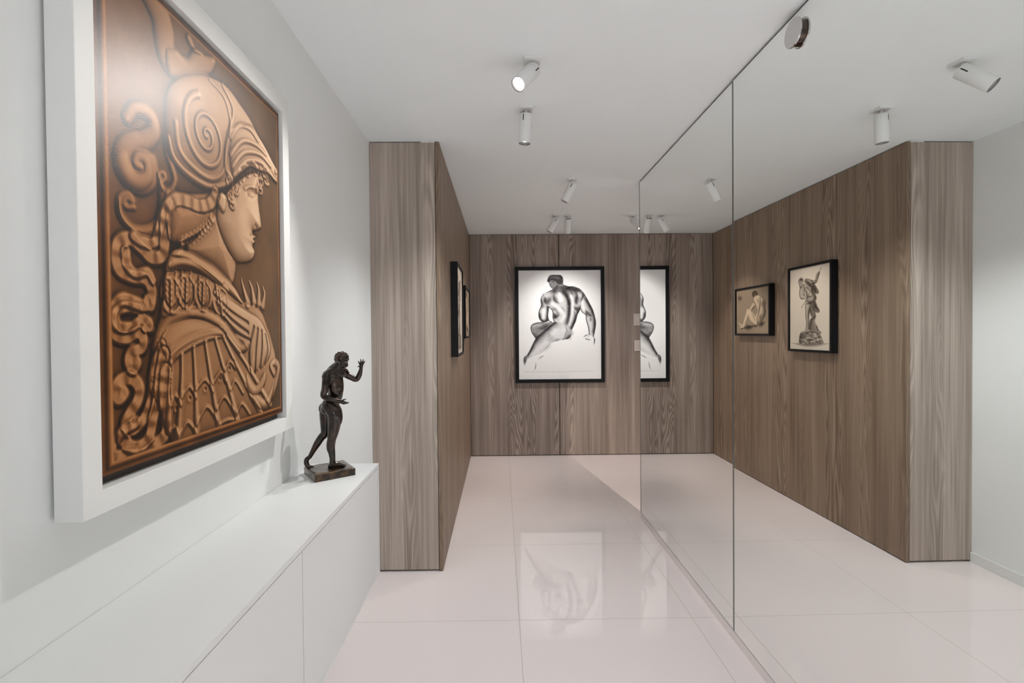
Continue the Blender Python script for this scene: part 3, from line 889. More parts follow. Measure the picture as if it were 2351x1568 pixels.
    rgb = ramp(tone, warm) * (1 - mixv) + ramp(tone, pale) * mixv
    g = (H < 3)[..., None]
    ground = np.array([112, 84, 57]) / 255 * (0.86 + 0.35 * fbm(h, w, 5)[..., None]) * (0.82 + 0.26 * tone[..., None])
    k = np.clip(U * 1.3 - 0.25, 0, 1)[..., None]
    rgb = np.where(g, rgb * (1 - 0.8 * k) + ground * 0.8 * k, rgb)
    # raised painted border strip round the edge
    hh = 1000 * h / w
    e = np.minimum(np.minimum(c.X, (1000 - c.X) * 2.2), np.minimum(c.Y * 2.0, (hh - c.Y) * 1.4))
    b = np.clip((46 - e) / 6, 0, 1)[..., None]
    bt = 0.40 + 0.30 * np.exp(-((e - 38) / 7) ** 2) - 0.25 * np.exp(-((e - 20) / 6) ** 2) + 0.10 * fbm(h, w, 14)
    rgb = rgb * (1 - b) + ramp(np.clip(bt, 0, 1), warm) * b
    return np.clip(rgb, 0, 1)


# ---- charcoal drawings


class Charcoal(Canvas):
    def start(s, rgb):
        s.tone = np.ones((s.h, s.w))
        s.base = np.array(rgb) / 255.0

    def fill(s, poly, tone, soft=4, closed=True):
        d = s.sd(cr(poly, closed, 5), soft * 3 + 4)
        m = 1 / (1 + np.exp(-np.clip(d / soft * 2.2, -30, 30)))
        m[d <= -soft * 3] = 0
        s.tone = s.tone * (1 - m) + tone * m

    def stroke(s, pts, width, dark, taper=True, clip=None):
        P = cr(pts, False, 7)
        d, a, L = s.dist(P, width * 3)
        k = np.sin(np.clip(a / max(L, 1e-6), 0, 1) * np.pi * 0.9 + 0.15) if taper else 1.0
        m = np.exp(-(d / (width * np.maximum(k, 0.25))) ** 2) * dark * np.maximum(k, 0.3)
        if clip is not None:
            m = m * clip
        s.tone = s.tone * (1 - np.clip(m * 1.12, 0, 0.97))

    def glow(s, pts, width, lift, clip=None):
        P = cr(pts, False, 7)
        d, a, L = s.dist(P, width * 3)
        m = np.exp(-(d / width) ** 2) * lift
        if clip is not None:
            m = m * clip
        s.tone = s.tone + (0.97 - s.tone) * m

    def soft_mask(s, poly, soft=3):
        d = s.sd(cr(poly, True, 5), soft * 4)
        return 1 / (1 + np.exp(-np.clip(d / soft * 2.2, -30, 30)))

    def rgb(s, ink=(30, 27, 28), grain=0.07):
        t = np.clip(s.tone + grain * fbm(s.h, s.w, 40, 2) * (1 - s.tone + 0.1) * 2, 0, 1)[..., None]
        return np.clip(s.base * t + np.array(ink) / 255 * (1 - t), 0, 1)


def paint_back_study(w, h):
    c = Charcoal(w, h)
    c.start((238, 237, 236))
    C = lambda *q: [((x - 179) / 849 * 1000, (y - 227) / 849 * 1000) for x, y in q]
    S = lambda width: width * 1000 / 849
    thigh_l = C((520, 772), (460, 778), (400, 776), (340, 790), (308, 818), (305, 850), (320, 890), (345, 932), (358, 945), (400, 905), (450, 862), (500, 815), (540, 785))
    leg_r = C((560, 772), (500, 810), (450, 862), (400, 905), (355, 955), (320, 1020), (295, 1070), (270, 1118), (240, 1140), (234, 1180), (238, 1225), (250, 1200), (268, 1160), (330, 1130), (420, 1090), (480, 1040), (530, 985), (590, 968), (640, 945), (655, 900), (668, 855), (660, 800), (610, 780))
    butt = C((665, 795), (655, 850), (645, 905), (632, 950), (680, 953), (710, 935), (728, 895), (732, 850), (745, 810), (720, 790))
    torso = C((600, 405), (545, 428), (490, 452), (440, 478), (420, 520), (430, 560), (470, 595), (505, 628), (530, 660), (532, 700), (540, 750), (570, 780), (640, 798), (668, 850), (690, 870), (720, 850), (745, 805), (770, 745), (785, 690), (810, 640), (815, 590), (835, 540), (850, 490), (828, 440), (785, 412), (740, 405), (690, 400), (650, 385))
    arm_l = C((440, 478), (418, 510), (410, 560), (416, 598), (395, 640), (388, 690), (400, 740), (430, 770), (470, 768), (488, 750), (480, 705), (488, 640), (485, 600), (460, 560))
    arm_r = C((800, 430), (845, 470), (862, 510), (890, 545), (912, 590), (940, 645), (950, 690), (968, 750), (970, 810), (958, 870), (950, 915), (928, 915), (906, 905), (900, 850), (888, 800), (874, 750), (876, 715), (850, 680), (822, 650), (812, 600), (810, 540))
    neck = C((640, 370), (650, 395), (690, 402), (620, 440), (560, 440), (580, 400), (590, 370))
    head = C((482, 335), (490, 300), (512, 280), (560, 278), (612, 282), (634, 305), (638, 345), (630, 385), (600, 400), (565, 412), (535, 430), (515, 405), (498, 370))
    hair = C((476, 340), (490, 300), (512, 279), (560, 277), (615, 281), (637, 308), (640, 350), (625, 375), (585, 372), (570, 350), (545, 340), (520, 330), (495, 350))
    c.fill(thigh_l, 0.50, 4)
    m = c.soft_mask(thigh_l)
    c.stroke(C((310, 870), (350, 935), (400, 900)), S(28), 0.6, clip=m)
    c.stroke(C((380, 840), (440, 830), (500, 790)), S(26), 0.55, clip=m)
    c.glow(C((330, 815), (400, 800)), S(14), 0.4, m)
    c.stroke(C((520, 772), (400, 776), (330, 793), (306, 830), (318, 888), (356, 944)), S(5), 0.75)
    c.fill(butt, 0.66, 5)
    m = c.soft_mask(butt)
    c.stroke(C((640, 945), (685, 945), (722, 895)), S(22), 0.65, clip=m)
    c.stroke(C((655, 850), (645, 905), (634, 950)), S(10), 0.7, False)
    c.stroke(C((745, 860), (738, 900), (725, 930)), S(2.5), 0.5)
    c.stroke(C((730, 925), (712, 955), (690, 975)), S(2.5), 0.4)
    c.fill(leg_r, 0.86, 4)
    m = c.soft_mask(leg_r)
    c.stroke(C((545, 780), (450, 862), (365, 950), (310, 1050), (270, 1120)), S(24), 0.62, False, m)
    c.stroke(C((560, 790), (470, 860), (380, 950)), S(50), 0.25, False, m)
    c.stroke(C((490, 880), (500, 945), (455, 960)), S(30), 0.38, clip=m)
    c.stroke(C((620, 950), (560, 975), (520, 985)), S(22), 0.35, clip=m)
    c.stroke(C((530, 1000), (470, 1050), (430, 1060)), S(26), 0.18, clip=m)
    c.glow(C((560, 860), (440, 1000), (300, 1130)), S(30), 0.55, m)
    c.stroke(C((272, 1112), (240, 1140), (234, 1185), (237, 1230)), S(7), 0.85)
    c.stroke(C((262, 1120), (250, 1165), (243, 1215)), S(9), 0.55)
    c.stroke(C((550, 778), (455, 858), (360, 948), (300, 1065), (270, 1118)), S(7), 0.8, False)
    c.stroke(C((535, 1000), (485, 1055), (440, 1090)), S(2.5), 0.3)
    c.stroke(C((445, 1118), (405, 1142), (372, 1165)), S(3.5), 0.65)
    c.stroke(C((356, 1190), (350, 1240), (333, 1290)), S(3.5), 0.7)
    c.fill(arm_l, 0.70, 4)
    m = c.soft_mask(arm_l)
    c.glow(C((440, 640), (432, 720)), S(24), 0.85, m)
    c.stroke(C((425, 490), (414, 560), (418, 598)), S(22), 0.6, False, m)
    c.stroke(C((480, 610), (478, 690), (470, 745)), S(12), 0.75, False, m)
    c.stroke(C((392, 690), (405, 745), (440, 765), (485, 755)), S(16), 0.75, False, m)
    c.stroke(C((440, 478), (412, 530), (414, 598), (389, 670), (395, 735), (430, 772)), S(5), 0.75, False)
    c.stroke(C((486, 605), (486, 650), (479, 705), (492, 755), (520, 772)), S(4), 0.75, False)
    c.fill(arm_r, 0.74, 4)
    m = c.soft_mask(arm_r)
    c.glow(C((835, 560), (850, 640)), S(20), 0.9, m)
    c.glow(C((905, 740), (925, 830), (925, 890)), S(18), 0.6, m)
    c.stroke(C((850, 480), (900, 580), (940, 665), (965, 760), (955, 880)), S(18), 0.72, False, m)
    c.stroke(C((880, 650), (900, 690), (940, 720)), S(18), 0.6, clip=m)
    c.stroke(C((870, 640), (880, 690), (885, 720)), S(9), 0.6, clip=m)
    c.stroke(C((925, 715), (915, 780)), S(12), 0.4, clip=m)
    c.stroke(C((800, 425), (850, 475), (905, 575), (943, 655), (970, 770), (962, 860), (946, 925)), S(5), 0.85, False)
    c.stroke(C((812, 620), (835, 668), (872, 700), (876, 745), (898, 830), (906, 905)), S(4.5), 0.7, False)
    c.stroke(C((906, 905), (880, 912), (856, 925), (842, 940)), S(4), 0.8)
    c.stroke(C((866, 950), (885, 958), (912, 962), (922, 972)), S(4), 0.75)
    c.stroke(C((895, 940), (868, 950), (872, 968)), S(3), 0.6)
    c.stroke(C((945, 920), (960, 960), (955, 1000), (948, 1020)), S(5.5), 0.85)
    c.stroke(C((905, 905), (895, 940)), S(3), 0.5)
    c.fill(torso, 0.76, 3)
    m = c.soft_mask(torso)
    c.stroke(C((545, 440), (620, 420), (700, 420), (800, 440)), S(42), 0.72, False, m)
    c.stroke(C((440, 500), (470, 560), (520, 500)), S(32), 0.6, clip=m)
    c.stroke(C((545, 480), (560, 540), (600, 580)), S(22), 0.5, clip=m)
    c.stroke(C((650, 450), (690, 520), (705, 590), (700, 690), (685, 780)), S(26), 0.75, False, m)
    c.stroke(C((690, 560), (712, 640), (700, 760)), S(10), 0.6, False, m)
    c.stroke(C((760, 480), (775, 540), (765, 600)), S(26), 0.6, clip=m)
    c.stroke(C((750, 610), (790, 640), (775, 690)), S(20), 0.6, clip=m)
    c.stroke(C((805, 640), (770, 740), (725, 830)), S(20), 0.7, False, m)
    c.stroke(C((535, 660), (545, 720), (600, 700)), S(20), 0.6, clip=m)
    c.stroke(C((540, 740), (570, 700), (560, 670)), S(12), 0.5, clip=m)
    c.stroke(C((500, 600), (560, 640), (600, 690)), S(18), 0.3, clip=m)
    c.stroke(C((830, 450), (845, 500), (815, 590)), S(16), 0.6, clip=m)
    for q, wd, dk in (
            (((640, 440), (668, 490), (688, 540), (702, 600), (701, 660), (692, 720), (680, 778)), 9, 0.8),
            (((545, 436), (600, 424), (660, 412), (730, 418), (795, 440)), 20, 0.6),
            (((470, 505), (452, 540), (462, 580)), 12, 0.6), (((545, 465), (542, 520), (565, 560), (600, 578)), 11, 0.55),
            (((590, 450), (640, 470), (665, 520)), 14, 0.45), (((535, 672), (556, 700), (548, 738)), 8, 0.75),
            (((560, 660), (590, 690), (575, 730)), 9, 0.4), (((760, 440), (782, 500), (772, 560), (800, 606)), 11, 0.65),
            (((745, 598), (770, 642), (792, 622)), 10, 0.6), (((730, 640), (760, 690), (740, 750)), 9, 0.4),
            (((812, 640), (782, 700), (745, 792), (715, 845)), 13, 0.65), (((828, 452), (848, 500), (832, 560)), 9, 0.6),
            (((700, 430), (730, 470), (738, 520)), 10, 0.35), (((610, 600), (640, 640), (650, 690)), 10, 0.25),
            (((505, 628), (548, 640), (590, 620)), 10, 0.25), (((640, 798), (668, 850), (690, 868)), 7, 0.5)):
        c.stroke(C(*q), S(wd), dk, clip=m)
    c.glow(C((600, 480), (615, 540)), S(26), 0.75, m)
    c.glow(C((530, 580), (600, 640), (650, 700), (620, 760)), S(22), 0.65, m)
    c.glow(C((720, 500), (735, 560), (725, 700), (700, 800)), S(17), 0.8, m)
    c.glow(C((800, 470), (815, 500)), S(14), 0.6, m)
    c.stroke(C((600, 405), (500, 448), (440, 478)), S(5), 0.75)
    c.stroke(C((640, 385), (690, 402), (750, 405), (800, 425)), S(6), 0.8)
    c.stroke(C((815, 600), (808, 645), (780, 700), (765, 760), (740, 815), (720, 850)), S(5), 0.8, False)
    c.stroke(C((486, 608), (530, 655), (533, 720), (545, 765), (575, 782)), S(4.5), 0.75, False)
    c.fill(neck, 0.30, 8)
    c.stroke(C((600, 400), (650, 420), (720, 425)), S(20), 0.4)
    c.fill(head, 0.46, 3)
    c.fill(hair, 0.16, 3)
    m = c.soft_mask(hair)
    c.glow(C((530, 300), (590, 310)), S(18), 0.22, m)
    c.stroke(C((600, 380), (560, 415), (530, 428)), S(16), 0.6)
    c.stroke(C((516, 345), (530, 350), (540, 372), (528, 380)), S(5), 0.75)
    c.glow(C((528, 358), (533, 370)), S(5), 0.5)
    c.stroke(C((495, 350), (500, 375), (518, 410), (535, 430)), S(4), 0.75)
    c.stroke(C((476, 342), (492, 352)), S(4), 0.8)
    c.stroke(C((240, 1292), (600, 1296), (950, 1290)), S(2), 0.18, False)
    return c.rgb()


def paint_standing_study(w, h):
    """draped standing man leaning on a staff, on a rocky pedestal (seen as on the paper, left-right true)"""
    c = Charcoal(w, h)
    c.start((214, 203, 188))
    # traced on the reflected view: mirror u
    def C(*q):
        o = []
        for x, y in q:
            f = (x - 760) / 430
            t, b = 272 - 92 * f, 1250 + 22 * f
            o.append((1000 - 1000 * f, (y - t) / (b - t) * 1000 * h / w))
        return o
    c.stroke(C((780, 1180), (950, 1195), (1180, 1182)), 30, 0.55)
    rock = C((865, 1110), (880, 1060), (940, 1040), (1020, 1030), (1085, 1040), (1095, 1090), (1110, 1130), (1115, 1180), (1050, 1192), (950, 1192), (870, 1180))
    c.fill(rock, 0.52, 5)
    m = c.soft_mask(rock)
    for i in range(150):
        x, y = 865 + 250 * rng.random(), 1040 + 150 * rng.random()
        q = C((x, y), (x + 12, y - 7 * rng.random()), (x + 24 + 10 * rng.random(), y + 5))
        (c.stroke if rng.random() < 0.6 else c.glow)(q, 8, 0.55, clip=m)
    c.stroke(C((870, 1180), (868, 1110), (890, 1060)), 60, 0.5, False, m)
    slab = C((875, 1060), (890, 1035), (960, 1020), (1040, 1015), (1090, 1030), (1100, 1050), (1020, 1040), (930, 1050))
    c.fill(slab, 0.66, 4)
    c.stroke(C((875, 1062), (960, 1040), (1090, 1045)), 8, 0.8)
    trunk = C((985, 880), (1030, 860), (1040, 930), (1060, 1000), (1080, 1030), (980, 1022), (968, 960))
    c.fill(trunk, 0.50, 4)
    m = c.soft_mask(trunk)
    c.stroke(C((1000, 880), (985, 960), (985, 1020)), 30, 0.5, False, m)
    c.glow(C((1030, 900), (1050, 1000)), 22, 0.4, m)
    leg2 = C((985, 690), (1030, 700), (1040, 780), (1030, 860), (1010, 870), (985, 800))
    c.fill(leg2, 0.46, 6)
    leg1 = C((935, 680), (1000, 680), (990, 760), (975, 830), (972, 900), (968, 980), (972, 1020), (940, 1025), (935, 1000), (945, 930), (935, 850), (935, 760))
    c.fill(leg1, 0.78, 4)
    m = c.soft_mask(leg1)
    c.stroke(C((995, 690), (975, 800), (970, 1000)), 26, 0.55, False, m)
    c.stroke(C((935, 690), (938, 830), (945, 930), (938, 1010)), 7, 0.7, False)
    foot = C((930, 1015), (950, 1005), (985, 1015), (975, 1030), (925, 1032))
    c.fill(foot, 0.7, 4)
    cloth = C((930, 380), (960, 375), (1000, 400), (1020, 440), (1050, 490), (1075, 540), (1060, 570), (1040, 560), (1040, 640), (1060, 720), (1080, 770), (1070, 800), (1030, 780), (1000, 690), (990, 560), (960, 470), (925, 420))
    c.fill(cloth, 0.42, 4)
    m = c.soft_mask(cloth)
    for q in (((950, 390), (1000, 460), (1050, 550)), ((990, 560), (1020, 660), (1070, 780)), ((1010, 430), (1040, 520), (1030, 620))):
        c.stroke(C(*q), 18, 0.55, clip=m)
    c.glow(C((960, 390), (1010, 440)), 18, 0.5, m)
    body = C((880, 500), (905, 455), (935, 440), (970, 470), (1000, 500), (1030, 560), (1040, 620), (1030, 660), (985, 680), (935, 690), (935, 650), (930, 600), (900, 560))
    c.fill(body, 0.70, 4)
    m = c.soft_mask(body)
    c.stroke(C((930, 500), (950, 560), (940, 640)), 16, 0.45, clip=m)
    c.stroke(C((1000, 510), (1030, 600), (1020, 660)), 30, 0.5, False, m)
    c.stroke(C((930, 640), (985, 665), (1030, 640)), 20, 0.5, clip=m)
    c.glow(C((960, 500), (985, 580)), 24, 0.5, m)
    arm1 = C((880, 500), (870, 560), (885, 620), (920, 620), (940, 590), (920, 570), (905, 540))
    c.fill(arm1, 0.76, 4)
    c.stroke(C((875, 500), (868, 560), (884, 622), (925, 622)), 8, 0.65, False)
    c.stroke(C((900, 560), (930, 590)), 10, 0.5)
    arm2 = C((1000, 400), (1035, 390), (1040, 350), (1055, 305), (1080, 290), (1078, 330), (1062, 380), (1045, 430), (1005, 440))
    c.fill(arm2, 0.62, 4)
    c.stroke(C((1080, 300), (1060, 390), (1040, 430), (1000, 438)), 9, 0.7, False)
    c.stroke(C((1098, 240), (1040, 400), (960, 600), (890, 740)), 5, 0.75, False)
    for q, wd, dk in ((((905, 455), (925, 500), (920, 560)), 9, 0.5), (((935, 470), (965, 500), (975, 545)), 9, 0.5), (((955, 590), (985, 600), (1010, 585)), 7, 0.55),
                      (((945, 560), (960, 610), (955, 650)), 7, 0.45), (((1030, 560), (1042, 620), (1032, 662)), 11, 0.7), (((935, 690), (985, 680), (1030, 662)), 8, 0.75),
                      (((930, 400), (965, 430), (1000, 500)), 9, 0.7), (((960, 376), (1005, 405), (1022, 445), (1052, 495), (1076, 542)), 7, 0.65), (((1000, 440), (1020, 500), (1058, 566)), 9, 0.7),
                      (((990, 470), (1010, 540), (1005, 600)), 8, 0.6), (((1015, 640), (1035, 720), (1078, 772), (1068, 800)), 8, 0.7), (((1005, 690), (1020, 750), (1030, 780)), 8, 0.65),
                      (((985, 690), (990, 780), (1008, 868)), 8, 0.6), (((1030, 790), (1036, 850), (1000, 875)), 10, 0.7), (((1040, 930), (1060, 1000), (1080, 1030)), 9, 0.65),
                      (((975, 690), (966, 790), (962, 900)), 9, 0.35), (((880, 500), (905, 455), (935, 440)), 6, 0.55)):
        c.stroke(C(*q), wd * 1.9, dk)
    head = C((852, 410), (880, 378), (905, 385), (915, 415), (905, 450), (885, 490), (865, 460))
    c.fill(head, 0.66, 4)
    c.stroke(C((855, 415), (870, 388), (900, 385), (912, 412)), 26, 0.75)
    c.stroke(C((865, 450), (880, 485), (900, 465)), 16, 0.65)
    c.stroke(C((862, 435), (880, 430)), 6, 0.7)
    return c.rgb((46, 38, 32), 0.05)


def paint_seated_study(w, h):
    """seated figure from behind on the ground, sepia (left-right true)"""
    c = Charcoal(w, h)
    c.start((172, 150, 126))
    def C(*q):
        o = []
        for x, y in q:
            f = (x - 50) / 470
            t, b = 625 - 73 * f, 1327 - 4 * f
            o.append((1000 - 1000 * f, (y - t) / (b - t) * 1000 * h / w))
        return o
    hh = 1000 * h / w
    g = 1 - 0.20 * np.clip(c.X / 1000 * -1 + 0.55, 0, 1) - 0.10 * np.clip((500 - c.Y) / 500, 0, 1)
    c.tone *= g
    c.tone = np.where(c.Y > hh * 0.74, np.minimum(1.0, c.tone * 1.03 + 0.03), c.tone)
    c.tone = blur(c.tone, 9)
    c.stroke(C((150, 1235), (240, 1215), (330, 1195)), 40, 0.75)
    c.stroke(C((360, 1190), (410, 1170), (470, 1140)), 36, 0.7)
    c.stroke(C((60, 745), (140, 742)), 30, 0.10)
    c.fill(C((75, 745), (100, 715), (135, 745), (105, 780)), 0.42, 26)
    leg_b = C((170, 1195), (190, 1130), (230, 1095), (275, 1100), (300, 1180), (250, 1190), (215, 1165), (190, 1205))
    c.fill(leg_b, 0.98, 4)
    back = C((318, 735), (350, 705), (395, 715), (440, 770), (462, 820), (458, 900), (466, 990), (455, 1045), (430, 1095), (405, 1150), (370, 1195), (330, 1195), (300, 1165), (320, 1090), (340, 1020), (350, 930), (345, 860), (325, 830), (305, 790))
    c.base = np.array((214, 192, 166)) / 255
    c.tone *= 0.66
    c.fill(back, 0.90, 4)
    m = c.soft_mask(back)
    c.stroke(C((455, 830), (460, 960), (430, 1090), (385, 1185)), 60, 0.50, False, m)
    c.stroke(C((400, 740), (395, 860), (375, 1000), (360, 1090)), 22, 0.22, False, m)
    c.stroke(C((345, 870), (352, 940), (342, 1020)), 22, 0.4, clip=m)
    c.stroke(C((352, 1090), (365, 1150), (340, 1190)), 22, 0.35, clip=m)
    arm = C((305, 770), (330, 760), (345, 820), (325, 860), (290, 910), (262, 950), (248, 930), (275, 870), (295, 830))
    c.fill(arm, 0.88, 4)
    c.stroke(C((340, 850), (300, 910), (268, 950)), 14, 0.55)
    leg = C((210, 935), (235, 925), (270, 960), (310, 1010), (340, 1080), (350, 1150), (330, 1195), (290, 1165), (255, 1090), (228, 1010), (220, 1060), (190, 1130), (165, 1210), (150, 1195), (165, 1110), (195, 1010))
    c.fill(leg, 0.97, 4)
    m = c.soft_mask(leg)
    c.stroke(C((270, 1110), (300, 1175), (335, 1190)), 24, 0.4, clip=m)
    c.stroke(C((226, 1000), (218, 1070), (180, 1160)), 16, 0.4, clip=m)
    c.stroke(C((262, 965), (320, 1080), (345, 1170)), 10, 0.35)
    foot = C((62, 1135), (95, 1155), (150, 1180), (165, 1215), (120, 1242), (95, 1240), (110, 1200))
    c.fill(foot, 0.92, 4)
    c.stroke(C((100, 1244), (160, 1238)), 9, 0.75)
    for q, wd, dk in ((((385, 720), (400, 800), (392, 900), (372, 1010), (362, 1080)), 9, 0.35), (((440, 780), (430, 850), (445, 900)), 16, 0.3),
                      (((350, 760), (372, 800), (362, 850)), 12, 0.25), (((420, 1000), (400, 1060), (410, 1120)), 16, 0.35),
                      (((318, 735), (303, 790), (322, 830), (344, 862)), 7, 0.45), (((395, 715), (442, 772), (464, 822), (459, 905), (467, 992), (430, 1098), (402, 1152), (368, 1196)), 7, 0.6),
                      (((300, 1168), (330, 1197), (370, 1196)), 10, 0.6)):
        c.stroke(C(*q), wd * 2.0, dk)
    head = C((288, 690), (296, 650), (330, 628), (358, 650), (366, 700), (350, 715), (318, 735), (300, 735))
    c.fill(head, 0.62, 4)
    c.fill(C((286, 690), (292, 650), (325, 625), (358, 648), (368, 700), (335, 700), (318, 715), (305, 740)), 0.20, 5)
    return c.rgb((40, 31, 24), 0.03)


# ------------------------------------------------------------------ the big white-framed picture on the left wall
fx = -0.655
fy0, fy1, fz0, fz1 = 0.7645, 1.530, 1.0145, 2.0305
iy0, iy1, iz0, iz1 = 0.8025, 1.4885, 1.0535, 1.9795
pic = thing('framed_picture', (XL, (fy0 + fy1) / 2, fz0), 'large white-framed sepia picture of a helmeted figure in profile on the left wall', 'framed picture')
bm_obj('frame', frame_bm('x', fy0, fy1, fz0, fz1, iy0, iy1, iz0, iz1, XL + 0.007, fx, 0.0012), M['frame_white'], pic)
box('backing_board', (XL + 0.001, iy0 + 0.0003, iz0 + 0.0003), (-0.684, iy1 - 0.0003, iz1 - 0.0003), M['dark_wood'], pic)
PW, PH = 440, 590
rgb = paint_relief(PW, PH)
py0, py1, pz0, pz1 = 0.812, 1.482, 1.0715, 1.9705
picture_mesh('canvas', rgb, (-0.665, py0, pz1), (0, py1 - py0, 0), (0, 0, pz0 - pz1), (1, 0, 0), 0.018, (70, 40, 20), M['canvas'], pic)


# ------------------------------------------------------------------ three black-framed drawings


def drawing(axis, u0, u1, v0, v1, wall, front, fw, rgb, flip, label, edge, glazed=False):
    mid = (u0 + u1) / 2
    sgn = 1 if front > wall else -1
    t = thing('framed_drawing', (wall, mid, v0) if axis == 'x' else (mid, wall, v0), label, 'framed drawing', 'black framed drawings')
    bm_obj('frame', frame_bm(axis, u0, u1, v0, v1, u0 + fw, u1 - fw, v0 + fw, v1 - fw, wall + sgn * 0.0006, front, 0.0008), M['black'], t)
    d = front - sgn * 0.010
    o = (d, u0 + fw + .0002, v1 - fw - .0002) if axis == 'x' else (u0 + fw + .0002, d, v1 - fw - .0002)
    W, Hh = u1 - u0 - 2 * fw - .0004, v1 - v0 - 2 * fw - .0004
    du = (0, W, 0) if axis == 'x' else (W, 0, 0)
    nr = (sgn, 0, 0) if axis == 'x' else (0, sgn, 0)
    if flip:
        rgb = rgb[:, ::-1]
    picture_mesh('paper', np.ascontiguousarray(rgb), o, du, (0, 0, -Hh), nr, abs(d - wall) - 0.001, edge, M['paper'], t)
    if glazed:
        g = front - sgn * 0.004
        a, b = (u0 + fw + .0003, u1 - fw - .0003)
        if axis == 'x':
            box('glass', (g, a, v0 + fw + .0003), (g + sgn * 0.0015, b, v1 - fw - .0003), M['glass'], t)
        else:
            box('glass', (a, min(g, g - .0015), v0 + fw + .0003), (b, max(g, g - .0015), v1 - fw - .0003), M['glass'], t)
    return t


drawing('y', 0.1530, 1.0965, 0.7775, 2.002, YB, YB - 0.032, 0.037, paint_back_study(330, 446), False,
        'large black-framed charcoal drawing of a seated nude back, on the wood back wall', (200, 198, 196))
drawing('x', 3.197, 3.676, 1.1515, 1.778, XC, XC + 0.047, 0.017, paint_standing_study(210, 280), False,
        'tall black-framed drawing of a draped standing man, nearer one on the wood side wall', (200, 190, 176))
drawing('x', 3.921, 4.488, 1.2660, 1.694, XC, XC + 0.047, 0.017, paint_seated_study(230, 169), False,
        'small black-framed sepia study of a seated figure, by the far wood corner', (150, 130, 110))

# ------------------------------------------------------------------ bronze statuette


def bm_ball(bm, p, r, q=None):
    s = Vector(r) if isinstance(r, (tuple, list)) else Vector((r, r, r))
    mt = Matrix.Translation(p) @ (q.to_matrix().to_4x4() if q is not None else Matrix.Identity(4)) @ Matrix.Diagonal((*s, 1))
    bmesh.ops.create_icosphere(bm, subdivisions=3, radius=1.0, matrix=mt)


def bm_limb(bm, pts, rads, seg=18, n=5):
    P = cr(pts, False, n)
    m = len(pts)
    Rr = np.interp(np.linspace(0, m - 1, len(P)), np.arange(m), rads)
    prev = None
    ax = None
    for i, p in enumerate(P):
        t = Vector(P[min(i + 1, len(P) - 1)] - P[max(i - 1, 0)]).normalized()
        if ax is None:
            ax = t.orthogonal().normalized()
        ax = (ax - t * ax.dot(t)).normalized()
        bx = t.cross(ax)
        ring = [bm.verts.new(Vector(p) + (ax * math.cos(2 * math.pi * k / seg) + bx * math.sin(2 * math.pi * k / seg)) * Rr[i]) for k in range(seg)]
        if prev:
            for k in range(seg):
                bm.faces.new((prev[k], prev[(k + 1) % seg], ring[(k + 1) % seg], ring[k]))
        else:
            bm.faces.new(ring[::-1])
        prev = ring
    bm.faces.new(prev)
    bm_ball(bm, P[0], Rr[0])
    bm_ball(bm, P[-1], Rr[-1])


def fuse(name, bm, voxel, smooth, mat, parent):
    """merge the overlapping masses into one continuous surface"""
    me = bpy.data.meshes.new(name + '_mass')
    bmesh.ops.recalc_face_normals(bm, faces=bm.faces)
    bm.to_mesh(me)
    bm.free()
    tmp = bpy.data.objects.new(name + '_mass', me)
    COL.objects.link(tmp)
    r = tmp.modifiers.new('r', 'REMESH')
    r.mode = 'VOXEL'
    r.voxel_size = voxel
    s = tmp.modifiers.new('s', 'SMOOTH')
    s.factor = 0.5
    s.iterations = smooth
    dg = bpy.context.evaluated_depsgraph_get()
    out = bpy.data.meshes.new_from_object(tmp.evaluated_get(dg))
    bpy.data.objects.remove(tmp)
    bpy.data.meshes.remove(me)
    for p in out.polygons:
        p.use_smooth = True
    out.materials.clear()
    o = link(name, out, mat, parent)
    out.name = name
    return o


S = STAT
mm = 0.001
st = thing('bronze_statuette', (-0.59, 1.665, CT), 'dark bronze statuette of a striding man with raised hand, on the white sideboard', 'statuette')
bm = bmesh.new()
bm_limb(bm, S['torso'], [25 * mm, 25 * mm, 24.5 * mm, 29 * mm, 32 * mm, 25 * mm, 15 * mm], 24)
bm_limb(bm, S['back'], [15 * mm, 19 * mm, 21 * mm, 22 * mm, 21 * mm], 24)
bm_limb(bm, S['clav'], [16 * mm, 19 * mm, 19 * mm, 16 * mm], 24)
bm_limb(bm, S['neck'], [13 * mm, 11.5 * mm, 11 * mm])
bm_ball(bm, S['head'][0], (22 * mm, 23 * mm, 23 * mm))
hd, ch = Vector(S['head'][0]), Vector(S['head'][1])
face_dir = Vector((0.45, -0.60, -0.55)).normalized()
jaw = (ch - hd)
bm_limb(bm, [tuple(hd + jaw * 0.25 + face_dir * 4 * mm), tuple(hd + jaw * 0.65 + face_dir * 3 * mm), tuple(ch)], [18 * mm, 13.5 * mm, 8 * mm])
right = face_dir.cross(Vector((0, 0, 1))).normalized()
upv = right.cross(face_dir).normalized()
fc = hd + jaw * 0.42 + face_dir * 17 * mm
bm_limb(bm, [tuple(fc + upv * 7 * mm), tuple(fc + face_dir * 5 * mm - upv * 2 * mm)], [2.2 * mm, 3.4 * mm], 10)      # nose
for sg in (-1, 1):
    bm_limb(bm, [tuple(fc + upv * 8 * mm + right * sg * 2 * mm + face_dir * 0.6 * mm), tuple(fc + upv * 7 * mm + right * sg * 11 * mm - face_dir * 3 * mm)], [2.6 * mm, 2.2 * mm], 10)  # brow
    bm_ball(bm, fc + upv * 3.5 * mm + right * sg * 6.5 * mm - face_dir * 0.5 * mm, 2.6 * mm)          # eye
    bm_ball(bm, fc - upv * 3 * mm + right * sg * 9 * mm - face_dir * 3.5 * mm, 6 * mm)                # cheek
